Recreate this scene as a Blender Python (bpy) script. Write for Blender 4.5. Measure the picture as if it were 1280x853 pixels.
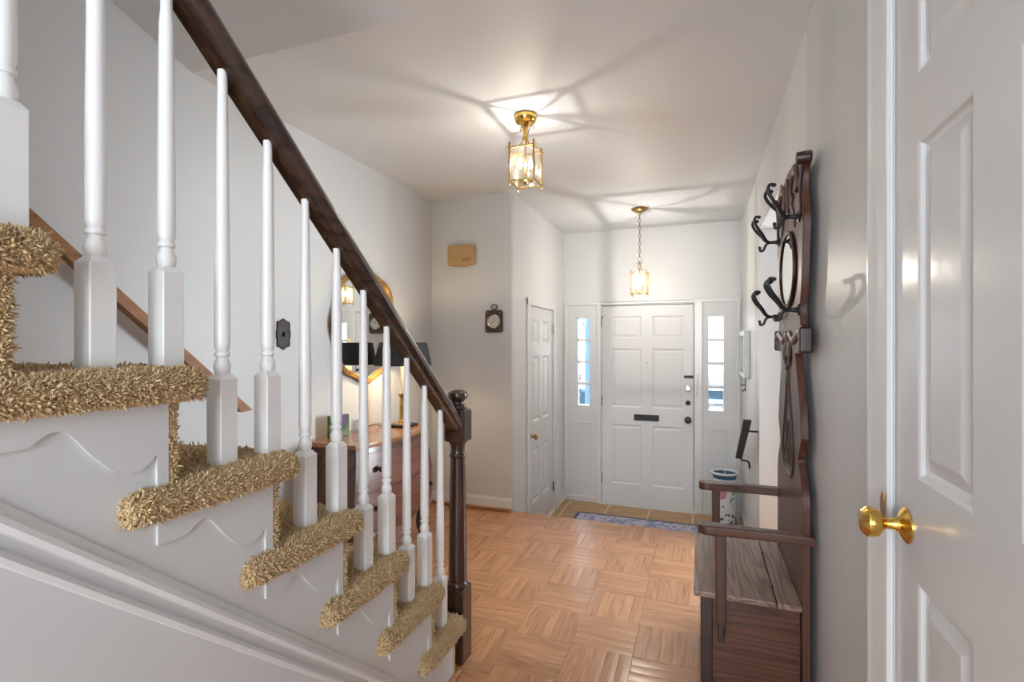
import bpy, bmesh, math, random
import numpy as np
from mathutils import Vector, Matrix

# ------------------------------------------------------------------ scene, camera, light
for o in list(bpy.data.objects):
    bpy.data.objects.remove(o, do_unlink=True)
SC = bpy.context.scene
COL = SC.collection
random.seed(7)
RNG = np.random.default_rng(7)
PI = math.pi

cam_d = bpy.data.cameras.new('camera')
cam_d.sensor_width = 36.0
cam_d.lens = 18.0
cam_d.shift_y = 0.0027
cam_d.clip_start = 0.02
cam = bpy.data.objects.new('camera', cam_d)
COL.objects.link(cam)
cam.location = (0, 0, 1.28)
cam.rotation_euler = (PI / 2, 0, math.radians(20.2))
SC.camera = cam

world = bpy.data.worlds.new('overcast_sky')
SC.world = world
world.use_nodes = True
bg = world.node_tree.nodes['Background']
bg.inputs['Color'].default_value = (0.80, 0.90, 1.0, 1)
bg.inputs['Strength'].default_value = 5.0

SC.view_settings.view_transform = 'Standard'
SC.view_settings.look = 'None'
SC.view_settings.gamma = 1.0
SC.view_settings.use_curve_mapping = False
SC.view_settings.exposure = 0.38
SC.cycles.use_denoising = True
SC.cycles.max_bounces = 12
SC.cycles.diffuse_bounces = 8
SC.cycles.transparent_max_bounces = 16
SC.cycles.sample_clamp_indirect = 6.0
SC.cycles.caustics_reflective = False
SC.cycles.caustics_refractive = False

def area(name, loc, rot, sx, sy, power, color):
    d = bpy.data.lights.new(name, 'AREA')
    d.shape = 'RECTANGLE'; d.size = sx; d.size_y = sy; d.energy = power; d.color = color
    o = bpy.data.objects.new(name, d); COL.objects.link(o)
    o.location = loc; o.rotation_euler = rot
    return o
# fill lamps added behind the hall and upstairs; the last is side-room daylight
area('fill_back_hall', (-0.26, -2.36, 1.35), (PI / 2, 0, 0), 1.05, 1.7, 46, (0.88, 0.95, 1.0))  # added fill from behind the camera, set at an unseen window
area('fill_stairwell', (-1.5, -2.30, 3.75), (PI / 2, 0, 0), 0.9, 1.1, 22, (0.95, 0.97, 1.0))  # added fill for the stairwell; no window is built here
area('daylight_side_room_window', (2.55, 4.22, 1.35), (0, PI / 2, 0), 1.5, 1.0, 115, (0.84, 0.93, 1.0))

LANTERN_NEAR_W, LANTERN_FAR_W, TABLE_LAMP_W = 3.4, 12, 4

# ------------------------------------------------------------------ geometry helpers
class MB:
    def __init__(s):
        s.v = []; s.f = []; s.wn = False
    def add(s, vs, fs):
        b = len(s.v)
        s.v.extend([tuple(p) for p in vs])
        s.f.extend([tuple(i + b for i in f) for f in fs])
        return s
    def box(s, x0, x1, y0, y1, z0, z1):
        vs = [(x0, y0, z0), (x1, y0, z0), (x1, y1, z0), (x0, y1, z0), (x0, y0, z1), (x1, y0, z1), (x1, y1, z1), (x0, y1, z1)]
        return s.add(vs, [(0, 3, 2, 1), (4, 5, 6, 7), (0, 1, 5, 4), (1, 2, 6, 5), (2, 3, 7, 6), (3, 0, 4, 7)])
    def bm(s, bm):
        bm.verts.ensure_lookup_table()
        for i, v in enumerate(bm.verts): v.index = i
        return s.add([v.co[:] for v in bm.verts], [[v.index for v in f.verts] for f in bm.faces])
    def cbox(s, x0, x1, y0, y1, z0, z1, b=0.004, n=2):
        s.wn = True
        bm = bmesh.new()
        bmesh.ops.create_cube(bm, size=1)
        for v in bm.verts:
            v.co = Vector(((x0 + x1) / 2 + v.co.x * (x1 - x0), (y0 + y1) / 2 + v.co.y * (y1 - y0), (z0 + z1) / 2 + v.co.z * (z1 - z0)))
        bmesh.ops.bevel(bm, geom=bm.edges[:], offset=b, segments=n, profile=0.5, affect='EDGES')
        s.bm(bm); bm.free()
        return s
    def prism(s, pts, axis, a0, a1, b=0.0, n=1):
        """polygon pts (2D) in the plane across `axis`, extruded from a0 to a1"""
        def P(p, a):
            if axis == 'x': return (a, p[0], p[1])
            if axis == 'y': return (p[0], a, p[1])
            return (p[0], p[1], a)
        m = len(pts)
        vs = [P(p, a0) for p in pts] + [P(p, a1) for p in pts]
        fs = [tuple(range(m)), tuple(range(2 * m - 1, m - 1, -1))] + [(i, i + m, (i + 1) % m + m, (i + 1) % m) for i in range(m)]
        bm = bmesh.new()
        bv = [bm.verts.new(v) for v in vs]
        for f in fs: bm.faces.new([bv[i] for i in f])
        bmesh.ops.recalc_face_normals(bm, faces=bm.faces[:])
        s.wn = True
        if b > 0:
            caps = [e for e in bm.edges if any(len(f.verts) == m for f in e.link_faces) and len([f for f in e.link_faces if len(f.verts) == m]) == 1]
            bmesh.ops.bevel(bm, geom=caps, offset=b, segments=n, profile=0.5, affect='EDGES', clamp_overlap=True)
        s.bm(bm); bm.free()
        return s
    def lathe(s, prof, c=(0, 0, 0), n=20, axis='z'):
        vs, fs = [], []
        k = len(prof)
        for i in range(n):
            a = 2 * PI * i / n
            for r, h in prof:
                p = (r * math.cos(a), r * math.sin(a), h)
                if axis == 'x': p = (h, r * math.cos(a), r * math.sin(a))
                if axis == 'y': p = (r * math.cos(a), h, r * math.sin(a))
                vs.append((p[0] + c[0], p[1] + c[1], p[2] + c[2]))
        for i in range(n):
            j = (i + 1) % n
            for q in range(k - 1):
                fs.append((i * k + q, j * k + q, j * k + q + 1, i * k + q + 1))
        if prof[0][0] > 1e-5: fs.append(tuple(i * k for i in range(n))[::-1])
        if prof[-1][0] > 1e-5: fs.append(tuple(i * k + k - 1 for i in range(n)))
        return s.add(vs, fs)
    def tube(s, path, r, n=8, closed=False, flat=None):
        """round sweep along path; r a number or list; flat=(a,b) scales the section"""
        P = [Vector(p) for p in path]; m = len(P)
        R = r if isinstance(r, (list, tuple)) else [r] * m
        T = []
        for i in range(m):
            a = P[(i - 1) % m] if (closed or i > 0) else P[i]
            b = P[(i + 1) % m] if (closed or i < m - 1) else P[i]
            t = (b - a); T.append(t.normalized() if t.length > 1e-9 else Vector((0, 0, 1)))
        up = Vector((0, 0, 1)) if abs(T[0].z) < 0.9 else Vector((1, 0, 0))
        N = (up - T[0] * up.dot(T[0])).normalized()
        vs = []
        for i in range(m):
            N = (N - T[i] * N.dot(T[i])).normalized()
            B = T[i].cross(N)
            for q in range(n):
                a = 2 * PI * q / n
                ca, sa = math.cos(a), math.sin(a)
                if flat: ca *= flat[0]; sa *= flat[1]
                vs.append(P[i] + (N * ca + B * sa) * R[i])
        fs = []
        for i in range(m if closed else m - 1):
            j = (i + 1) % m
            for q in range(n):
                fs.append((i * n + q, i * n + (q + 1) % n, j * n + (q + 1) % n, j * n + q))
        if not closed:
            fs.append(tuple(range(n))[::-1]); fs.append(tuple((m - 1) * n + q for q in range(n)))
        return s.add(vs, fs)
    def sweep(s, sec, path, side=(1, 0, 0)):
        """sweep closed section [(a,b)]: a along `side`, b along side x tangent (kept straight)"""
        P = [Vector(p) for p in path]; m = len(P); n = len(sec)
        S = Vector(side); vs = []
        for i in range(m):
            t = (P[min(i + 1, m - 1)] - P[max(i - 1, 0)]).normalized()
            U = S.cross(t).normalized()
            for a, b in sec: vs.append(P[i] + S * a + U * b)
        fs = []
        for i in range(m - 1):
            for q in range(n):
                fs.append((i * n + q, (i + 1) * n + q, (i + 1) * n + (q + 1) % n, i * n + (q + 1) % n))
        fs.append(tuple(range(n))); fs.append(tuple((m - 1) * n + q for q in range(n))[::-1])
        return s.add(vs, fs)
    def mesh(s, name, mat, origin=(0, 0, 0), angle=32):
        me = bpy.data.meshes.new(name)
        o = Vector(origin)
        me.from_pydata([(p[0] - o.x, p[1] - o.y, p[2] - o.z) for p in s.v], [], s.f)
        me.validate()
        bm = bmesh.new(); bm.from_mesh(me)
        bmesh.ops.recalc_face_normals(bm, faces=bm.faces[:])
        bm.to_mesh(me); bm.free()
        for p in me.polygons: p.use_smooth = True
        me.set_sharp_from_angle(angle=math.radians(angle))
        me.materials.append(mat)
        return me
    def bounds(s):
        a = np.array(s.v); return a.min(0), a.max(0)

WL = {}
def tag(o, label=None, cat=None, group=None, kind=None):
    if label: o['label'] = label
    if cat: o['category'] = cat
    if group: o['group'] = group
    if kind: o['kind'] = kind
    return o
def thing(name, loc, label, cat, group=None):
    o = bpy.data.objects.new(name, None); COL.objects.link(o)
    o.empty_display_size = 0.05
    o.location = loc; WL[o] = Vector(loc)
    return tag(o, label, cat, group)
def obj(name, mb, mat, parent=None, origin=None, angle=32):
    if origin is None:
        lo, hi = mb.bounds()
        origin = ((lo[0] + hi[0]) / 2, (lo[1] + hi[1]) / 2, lo[2])
    me = mb.mesh(name, mat, origin, angle)
    o = bpy.data.objects.new(name, me); COL.objects.link(o)
    if mb.wn:
        wm_ = o.modifiers.new('weighted_normals', 'WEIGHTED_NORMAL'); wm_.keep_sharp = True; wm_.weight = 80
    WL[o] = Vector(origin)
    if parent is not None:
        o.parent = parent; o.location = WL[o] - WL[parent]
    else:
        o.location = origin
    return o
def inst(src, loc, parent=None, name=None):
    o = src.copy(); COL.objects.link(o)
    if name: o.name = name
    WL[o] = Vector(loc); o.parent = parent
    o.location = Vector(loc) - (WL[parent] if parent is not None else Vector((0, 0, 0)))
    return o
def struct(name, mb, mat, parent=None, angle=32):
    o = obj(name, mb, mat, parent, angle=angle)
    if parent is None: o['kind'] = 'structure'
    return o
def spline(pts, n=6, closed=False):
    """Catmull-Rom through points of any dimension"""
    P = [np.array(p, float) for p in pts]; m = len(P); out = []
    for i in range(m if closed else m - 1):
        p0 = P[(i - 1) % m] if (closed or i > 0) else P[i]
        p1 = P[i]; p2 = P[(i + 1) % m]
        p3 = P[(i + 2) % m] if (closed or i + 2 < m) else p2
        for k in range(n):
            t = k / n
            out.append(tuple(0.5 * ((2 * p1) + (-p0 + p2) * t + (2 * p0 - 5 * p1 + 4 * p2 - p3) * t * t + (-p0 + 3 * p1 - 3 * p2 + p3) * t ** 3)))
    if not closed: out.append(tuple(P[-1]))
    return out

# ------------------------------------------------------------------ materials
def mat_new(name):
    m = bpy.data.materials.new(name); m.use_nodes = True
    nt = m.node_tree; b = nt.nodes['Principled BSDF']
    return m, nt, b
def nd(nt, t, **kw):
    n = nt.nodes.new(t)
    for k, v in kw.items():
        if k.startswith('_'): setattr(n, k[1:], v)
        else: n.inputs[k].default_value = v
    return n
def ramp(nt, stops, interp='LINEAR'):
    r = nt.nodes.new('ShaderNodeValToRGB'); e = r.color_ramp.elements
    r.color_ramp.interpolation = interp
    while len(e) > 1: e.remove(e[-1])
    e[0].position = stops[0][0]; e[0].color = (*stops[0][1], 1)
    for p, c in stops[1:]:
        q = e.new(p); q.color = (*c, 1)
    return r
def simple(name, col, rough=0.5, metal=0.0, bump=0.0, bscale=60, var=0.0, coat=0.0, spec=0.5):
    m, nt, b = mat_new(name); L = nt.links.new
    b.inputs['Base Color'].default_value = (*col, 1); b.inputs['Roughness'].default_value = rough
    b.inputs['Metallic'].default_value = metal; b.inputs['Coat Weight'].default_value = coat
    b.inputs['Specular IOR Level'].default_value = spec
    tc = nd(nt, 'ShaderNodeTexCoord')
    if bump > 0:
        n = nd(nt, 'ShaderNodeTexNoise', Scale=bscale, Detail=3.0)
        L(tc.outputs['Object'], n.inputs['Vector'])
        bp = nd(nt, 'ShaderNodeBump', Strength=bump, Distance=0.01)
        L(n.outputs['Fac'], bp.inputs['Height']); L(bp.outputs['Normal'], b.inputs['Normal'])
    if var > 0:
        n = nd(nt, 'ShaderNodeTexNoise', Scale=bscale * 0.25 + 2, Detail=4.0)
        L(tc.outputs['Object'], n.inputs['Vector'])
        r = ramp(nt, [(0.3, tuple(c * (1 - var) for c in col)), (0.7, tuple(min(1, c * (1 + var)) for c in col))])
        L(n.outputs['Fac'], r.inputs['Fac']); L(r.outputs['Color'], b.inputs['Base Color'])
    return m
def wood(name, dark, mid, light, rough=0.35, along='x', uv=False, scale=1.0, coat=0.2, rings=0.35, bump=0.12, rnd=0.0):
    """long grain along one axis of the object's (or uv) space, fine pores and wide cathedral figure"""
    m, nt, b = mat_new(name); L = nt.links.new
    tc = nd(nt, 'ShaderNodeTexCoord')
    oi = nd(nt, 'ShaderNodeObjectInfo')
    at = nd(nt, 'ShaderNodeAttribute', _attribute_name='rnd')
    add = nd(nt, 'ShaderNodeMath', _operation='ADD'); L(oi.outputs['Random'], add.inputs[0]); L(at.outputs['Fac'], add.inputs[1])
    fr = nd(nt, 'ShaderNodeMath', _operation='FRACT'); L(add.outputs[0], fr.inputs[0])
    mul = nd(nt, 'ShaderNodeMath', _operation='MULTIPLY'); mul.inputs[1].default_value = 37.0; L(fr.outputs[0], mul.inputs[0])
    cmb = nd(nt, 'ShaderNodeCombineXYZ')
    for q in range(3): L(mul.outputs[0], cmb.inputs[q])
    va = nd(nt, 'ShaderNodeVectorMath', _operation='ADD')
    L(tc.outputs['UV' if uv else 'Object'], va.inputs[0]); L(cmb.outputs[0], va.inputs[1])
    s = {'x': (1.6, 16, 16), 'y': (16, 1.6, 16), 'z': (16, 16, 1.6)}[along]
    mp = nd(nt, 'ShaderNodeMapping'); mp.inputs['Scale'].default_value = tuple(q * scale for q in s)
    L(va.outputs[0], mp.inputs['Vector'])
    n1 = nd(nt, 'ShaderNodeTexNoise', Scale=1.0, Detail=5.0, Distortion=0.6); L(mp.outputs[0], n1.inputs['Vector'])
    # cathedral figure: bands of a stretched noise
    mp2 = nd(nt, 'ShaderNodeMapping'); mp2.inputs['Scale'].default_value = tuple(q * scale * 0.45 for q in s)
    L(va.outputs[0], mp2.inputs['Vector'])
    n2 = nd(nt, 'ShaderNodeTexNoise', Scale=1.0, Detail=1.0); L(mp2.outputs[0], n2.inputs['Vector'])
    k1 = nd(nt, 'ShaderNodeMath', _operation='MULTIPLY'); k1.inputs[1].default_value = 16.0; L(n2.outputs['Fac'], k1.inputs[0])
    k2 = nd(nt, 'ShaderNodeMath', _operation='PINGPONG'); k2.inputs[1].default_value = 1.0; L(k1.outputs[0], k2.inputs[0])
    k3 = nd(nt, 'ShaderNodeMath', _operation='POWER'); k3.inputs[1].default_value = 2.2; L(k2.outputs[0], k3.inputs[0])
    # pores
    mp3 = nd(nt, 'ShaderNodeMapping'); mp3.inputs['Scale'].default_value = tuple((q * 1.6 if q < 10 * 1 else q * 12) * scale for q in s)
    L(va.outputs[0], mp3.inputs['Vector'])
    n3 = nd(nt, 'ShaderNodeTexNoise', Scale=1.0, Detail=2.0); L(mp3.outputs[0], n3.inputs['Vector'])
    mx = nd(nt, 'ShaderNodeMix', _data_type='FLOAT'); mx.inputs[0].default_value = rings
    L(n1.outputs['Fac'], mx.inputs[2]); 
    inv = nd(nt, 'ShaderNodeMath', _operation='SUBTRACT'); inv.inputs[0].default_value = 1.0; L(k3.outputs[0], inv.inputs[1])
    L(inv.outputs[0], mx.inputs[3])
    mx2 = nd(nt, 'ShaderNodeMix', _data_type='FLOAT'); mx2.inputs[0].default_value = 0.28
    L(mx.outputs[0], mx2.inputs[2]); L(n3.outputs['Fac'], mx2.inputs[3])
    r = ramp(nt, [(0.22, dark), (0.5, mid), (0.78, light)]); L(mx2.outputs[0], r.inputs['Fac'])
    col = r.outputs['Color']
    if rnd > 0:
        hs = nd(nt, 'ShaderNodeHueSaturation')
        mr = nd(nt, 'ShaderNodeMapRange'); mr.inputs['To Min'].default_value = 1 - rnd; mr.inputs['To Max'].default_value = 1 + rnd
        L(fr.outputs[0], mr.inputs['Value']); L(mr.outputs[0], hs.inputs['Value'])
        L(col, hs.inputs['Color']); col = hs.outputs['Color']
    L(col, b.inputs['Base Color'])
    b.inputs['Roughness'].default_value = rough
    b.inputs['Coat Weight'].default_value = coat; b.inputs['Coat Roughness'].default_value = 0.18
    bp = nd(nt, 'ShaderNodeBump', Strength=bump, Distance=0.004)
    L(mx2.outputs[0], bp.inputs['Height']); L(bp.outputs['Normal'], b.inputs['Normal'])
    return m
def glass_pane(name, tint=(1, 1, 1), gloss=0.12, rough=0.03):
    m = bpy.data.materials.new(name); m.use_nodes = True; nt = m.node_tree; nt.nodes.clear(); L = nt.links.new
    out = nd(nt, 'ShaderNodeOutputMaterial')
    tr = nd(nt, 'ShaderNodeBsdfTransparent', Color=(*tint, 1)); gl = nd(nt, 'ShaderNodeBsdfGlossy', Roughness=rough)
    lw = nd(nt, 'ShaderNodeFresnel', IOR=1.45)
    mr = nd(nt, 'ShaderNodeMath', _operation='ADD'); mr.inputs[1].default_value = gloss * 0.3
    L(lw.outputs[0], mr.inputs[0])
    mx = nd(nt, 'ShaderNodeMixShader'); L(mr.outputs[0], mx.inputs[0]); L(tr.outputs[0], mx.inputs[1]); L(gl.outputs[0], mx.inputs[2])
    L(mx.outputs[0], out.inputs[0])
    return m
def bulb_mat(name, col, strength):
    m = bpy.data.materials.new(name); m.use_nodes = True; nt = m.node_tree; nt.nodes.clear(); L = nt.links.new
    out = nd(nt, 'ShaderNodeOutputMaterial')
    tr = nd(nt, 'ShaderNodeBsdfTransparent'); em = nd(nt, 'ShaderNodeEmission', Color=(*col, 1), Strength=strength)
    ad = nd(nt, 'ShaderNodeAddShader'); L(tr.outputs[0], ad.inputs[0]); L(em.outputs[0], ad.inputs[1]); L(ad.outputs[0], out.inputs[0])
    return m

M = {}
M['wall'] = simple('wall_paint', (0.63, 0.643, 0.652), 0.4, bump=0.02, bscale=9)
M['ceil'] = simple('ceiling_paint', (0.725, 0.742, 0.757), 0.55, bump=0.02, bscale=6)
M['trim'] = simple('gloss_trim_paint', (0.77, 0.783, 0.79), 0.22, bump=0.025, bscale=14)
M['door'] = simple('gloss_door_paint', (0.70, 0.711, 0.717), 0.2, bump=0.04, bscale=16)
M['entry'] = simple('entry_wall_paint', (0.72, 0.732, 0.74), 0.42, bump=0.02, bscale=9)
M['baluster'] = simple('bright_white_baluster_paint', (0.87, 0.875, 0.875), 0.28)
M['sideroom'] = simple('side_room_bounce_cut_paint', (0.34, 0.33, 0.31), 0.6)  # unseen walls kept dark to cut light bounced onto the jamb
M['frontdoor'] = simple('front_door_paint', (0.76, 0.773, 0.78), 0.42, bump=0.02, bscale=14)
M['stairpaint'] = simple('stair_white_paint', (0.65, 0.661, 0.667), 0.3, bump=0.02, bscale=18)
M['parquet'] = wood('oak_parquet', (0.28, 0.11, 0.042), (0.49, 0.228, 0.10), (0.61, 0.32, 0.16), 0.27, 'x', True, 2.2, 0.25, 0.26, 0.04, 0.12)
M['joint'] = simple('dark_floor_joint', (0.09, 0.045, 0.02), 0.8)
M['oakshoe'] = wood('oak_shoe', (0.20, 0.08, 0.03), (0.36, 0.16, 0.07), (0.48, 0.25, 0.11), 0.35, 'x')
M['railwood'] = wood('dark_rail_wood', (0.012, 0.006, 0.005), (0.035, 0.017, 0.012), (0.085, 0.042, 0.028), 0.24, 'y', scale=1.3, coat=0.35)
M['newelwood'] = wood('dark_newel_wood', (0.012, 0.005, 0.004), (0.036, 0.016, 0.012), (0.085, 0.04, 0.027), 0.24, 'z', scale=1.3, coat=0.35)
M['wallrail'] = wood('brown_wall_rail_wood', (0.2, 0.08, 0.03), (0.33, 0.145, 0.055), (0.45, 0.22, 0.095), 0.55, 'y', coat=0.0)
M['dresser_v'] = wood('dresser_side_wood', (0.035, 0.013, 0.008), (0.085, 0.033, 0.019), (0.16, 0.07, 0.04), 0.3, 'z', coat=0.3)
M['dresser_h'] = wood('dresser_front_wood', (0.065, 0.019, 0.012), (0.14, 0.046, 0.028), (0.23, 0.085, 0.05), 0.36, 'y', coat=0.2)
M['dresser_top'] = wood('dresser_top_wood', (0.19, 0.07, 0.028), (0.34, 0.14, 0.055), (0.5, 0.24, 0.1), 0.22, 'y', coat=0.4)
M['oak_h'] = wood('hall_seat_oak', (0.022, 0.008, 0.005), (0.075, 0.026, 0.014), (0.15, 0.06, 0.034), 0.36, 'x', scale=1.6, coat=0.12, rings=0.4)
M['oak_v'] = wood('hall_seat_back_oak', (0.03, 0.010, 0.007), (0.08, 0.028, 0.018), (0.14, 0.058, 0.038), 0.42, 'z', scale=0.9, coat=0.06)
M['oak_lid'] = wood('hall_seat_lid_oak', (0.06, 0.032, 0.022), (0.2, 0.12, 0.085), (0.36, 0.25, 0.19), 0.42, 'y', scale=1.8, coat=0.1, rings=0.4)
M['carving'] = simple('dark_carved_oak', (0.03, 0.012, 0.009), 0.38, var=0.4, bscale=40, coat=0.08)
M['brass'] = simple('polished_brass', (0.78, 0.50, 0.12), 0.16, 1.0)
M['brass_soft'] = simple('aged_brass', (0.46, 0.30, 0.11), 0.28, 1.0)
M['bronze'] = simple('dark_bronze', (0.045, 0.04, 0.042), 0.38, 0.75, bump=0.15, bscale=120)
M['iron'] = simple('black_iron', (0.018, 0.018, 0.021), 0.38, 0.3)
M['chrome'] = simple('chrome', (0.82, 0.82, 0.82), 0.14, 1.0)
M['silver'] = simple('silver_frame', (0.42, 0.42, 0.41), 0.35, 0.35)
M['gilt'] = simple('gilt_frame', (0.42, 0.235, 0.075), 0.36, 0.55, bump=0.2, bscale=60, var=0.35)
M['mirror'] = simple('mirror_silvering', (0.92, 0.93, 0.92), 0.01, 1.0)
M['pane'] = glass_pane('window_glass')
def seeded_glass():
    """old seeded lantern glass: clear with milky streaks that catch the bulb's light"""
    m = bpy.data.materials.new('seeded_lantern_glass'); m.use_nodes = True; nt = m.node_tree; nt.nodes.clear(); L = nt.links.new
    out = nd(nt, 'ShaderNodeOutputMaterial'); tc = nd(nt, 'ShaderNodeTexCoord')
    tr = nd(nt, 'ShaderNodeBsdfTransparent', Color=(0.98, 0.95, 0.9, 1)); tl_ = nd(nt, 'ShaderNodeBsdfTranslucent', Color=(0.95, 0.86, 0.7, 1)); gl = nd(nt, 'ShaderNodeBsdfGlossy', Roughness=0.1)
    n = nd(nt, 'ShaderNodeTexNoise', Scale=38.0, Detail=3.0); L(tc.outputs['Object'], n.inputs['Vector'])
    r = ramp(nt, [(0.35, (0.006,) * 3), (0.7, (0.035,) * 3)]); L(n.outputs['Fac'], r.inputs['Fac'])
    mx = nd(nt, 'ShaderNodeMixShader'); L(r.outputs['Color'], mx.inputs[0]); L(tr.outputs[0], mx.inputs[1]); L(tl_.outputs[0], mx.inputs[2])
    fr = nd(nt, 'ShaderNodeFresnel', IOR=1.35)
    m2 = nd(nt, 'ShaderNodeMixShader'); L(fr.outputs[0], m2.inputs[0]); L(mx.outputs[0], m2.inputs[1]); L(gl.outputs[0], m2.inputs[2])
    L(m2.outputs[0], out.inputs[0])
    return m
M['lampglass'] = seeded_glass()
M['clear'] = glass_pane('clear_glass', (0.93, 0.96, 0.96), 0.5, 0.02)
M['bulb'] = bulb_mat('lit_bulb', (1.0, 0.78, 0.45), 14)
M['flame'] = bulb_mat('lit_filament', (1.0, 0.86, 0.62), 90)
M['candle'] = simple('ivory_candle_tube', (0.85, 0.8, 0.68), 0.4)
M['shade'] = simple('black_lamp_shade', (0.016, 0.018, 0.02), 0.6)
M['shade_in'] = simple('lamp_shade_lining', (0.82, 0.78, 0.7), 0.6)
M['tan'] = simple('tan_plastic', (0.50, 0.325, 0.135), 0.45)
M['tan_dark'] = simple('tan_label_plastic', (0.30, 0.185, 0.07), 0.5)
M['plaque'] = simple('dark_plaque_wood', (0.045, 0.026, 0.018), 0.4, var=0.3, bscale=30)
M['dial'] = simple('cream_dial', (0.72, 0.69, 0.6), 0.4)
M['black'] = simple('black_print', (0.02, 0.02, 0.02), 0.5)
M['white'] = simple('white_card', (0.85, 0.85, 0.84), 0.6)
M['tile'] = simple('tan_floor_tile', (0.47, 0.285, 0.13), 0.42, bump=0.05, bscale=30, var=0.16)
M['grout'] = simple('pale_grout', (0.74, 0.58, 0.42), 0.8)
M['daywhite'] = simple('porch_white_paint', (0.5, 0.55, 0.6), 0.5)
M['postblue'] = simple('blue_shade_on_white', (0.10, 0.19, 0.34), 0.5)  # white post; the blue of its shade is put into the colour
M['bluebox'] = simple('pale_blue_plastic', (0.06, 0.17, 0.24), 0.4)
M['deepblue'] = simple('deep_blue_stand_in', (0.008, 0.05, 0.085), 0.35)
M['leaf'] = simple('tree_leaf', (0.10, 0.22, 0.07), 0.5)
M['leafdark'] = simple('shrub_leaf', (0.02, 0.06, 0.055), 0.5)
M['bark'] = simple('bark', (0.12, 0.08, 0.06), 0.8, bump=0.4)
M['ground'] = simple('pale_paving', (0.5, 0.5, 0.5), 0.8, var=0.1)
M['roof'] = simple('grey_roof', (0.2, 0.2, 0.22), 0.8)

def brick_mat():
    m, nt, b = mat_new('white_painted_brick'); L = nt.links.new
    tc = nd(nt, 'ShaderNodeTexCoord'); mp = nd(nt, 'ShaderNodeMapping'); mp.inputs['Rotation'].default_value = (PI / 2, 0, 0)
    L(tc.outputs['Object'], mp.inputs['Vector'])
    br = nd(nt, 'ShaderNodeTexBrick', Color1=(0.6, 0.59, 0.58, 1), Color2=(0.45, 0.44, 0.43, 1), Mortar=(0.2, 0.2, 0.2, 1))
    br.inputs['Scale'].default_value = 1.0; br.inputs['Brick Width'].default_value = 0.215; br.inputs['Row Height'].default_value = 0.075; br.inputs['Mortar Size'].default_value = 0.008
    L(mp.outputs[0], br.inputs['Vector']); L(br.outputs['Color'], b.inputs['Base Color']); b.inputs['Roughness'].default_value = 0.8
    return m
M['brick'] = brick_mat()

def carpet_mat():
    m, nt, b = mat_new('shag_carpet'); L = nt.links.new
    at = nd(nt, 'ShaderNodeAttribute', _attribute_name='rnd')
    r = ramp(nt, [(0.0, (0.38, 0.245, 0.11)), (0.5, (0.62, 0.435, 0.225)), (1.0, (0.80, 0.635, 0.39))])
    L(at.outputs['Fac'], r.inputs['Fac']); L(r.outputs['Color'], b.inputs['Base Color'])
    b.inputs['Roughness'].default_value = 0.85; b.inputs['Specular IOR Level'].default_value = 0.2
    b.inputs['Sheen Weight'].default_value = 0.3
    return m
M['carpet'] = carpet_mat()
M['carpetbase'] = simple('carpet_backing', (0.56, 0.395, 0.205), 0.9, bump=0.5, bscale=220, var=0.25)

def rug_mat():
    m, nt, b = mat_new('blue_patterned_rug'); L = nt.links.new
    tc = nd(nt, 'ShaderNodeTexCoord')
    v = nd(nt, 'ShaderNodeTexVoronoi', Scale=14.0); L(tc.outputs['Object'], v.inputs['Vector'])
    n = nd(nt, 'ShaderNodeTexNoise', Scale=30.0, Detail=4.0); L(tc.outputs['Object'], n.inputs['Vector'])
    mx = nd(nt, 'ShaderNodeMath', _operation='MULTIPLY'); L(v.outputs['Distance'], mx.inputs[0]); L(n.outputs['Fac'], mx.inputs[1])
    r = ramp(nt, [(0.04, (0.2, 0.19, 0.32)), (0.14, (0.46, 0.43, 0.58)), (0.24, (0.66, 0.66, 0.75)), (0.34, (0.3, 0.33, 0.5))])
    L(mx.outputs[0], r.inputs['Fac']); L(r.outputs['Color'], b.inputs['Base Color']); b.inputs['Roughness'].default_value = 0.95
    return m
M['rug'] = rug_mat()
M['rugedge'] = simple('slate_blue_rug_border', (0.09, 0.11, 0.2), 0.95, var=0.3, bscale=80)

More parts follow.
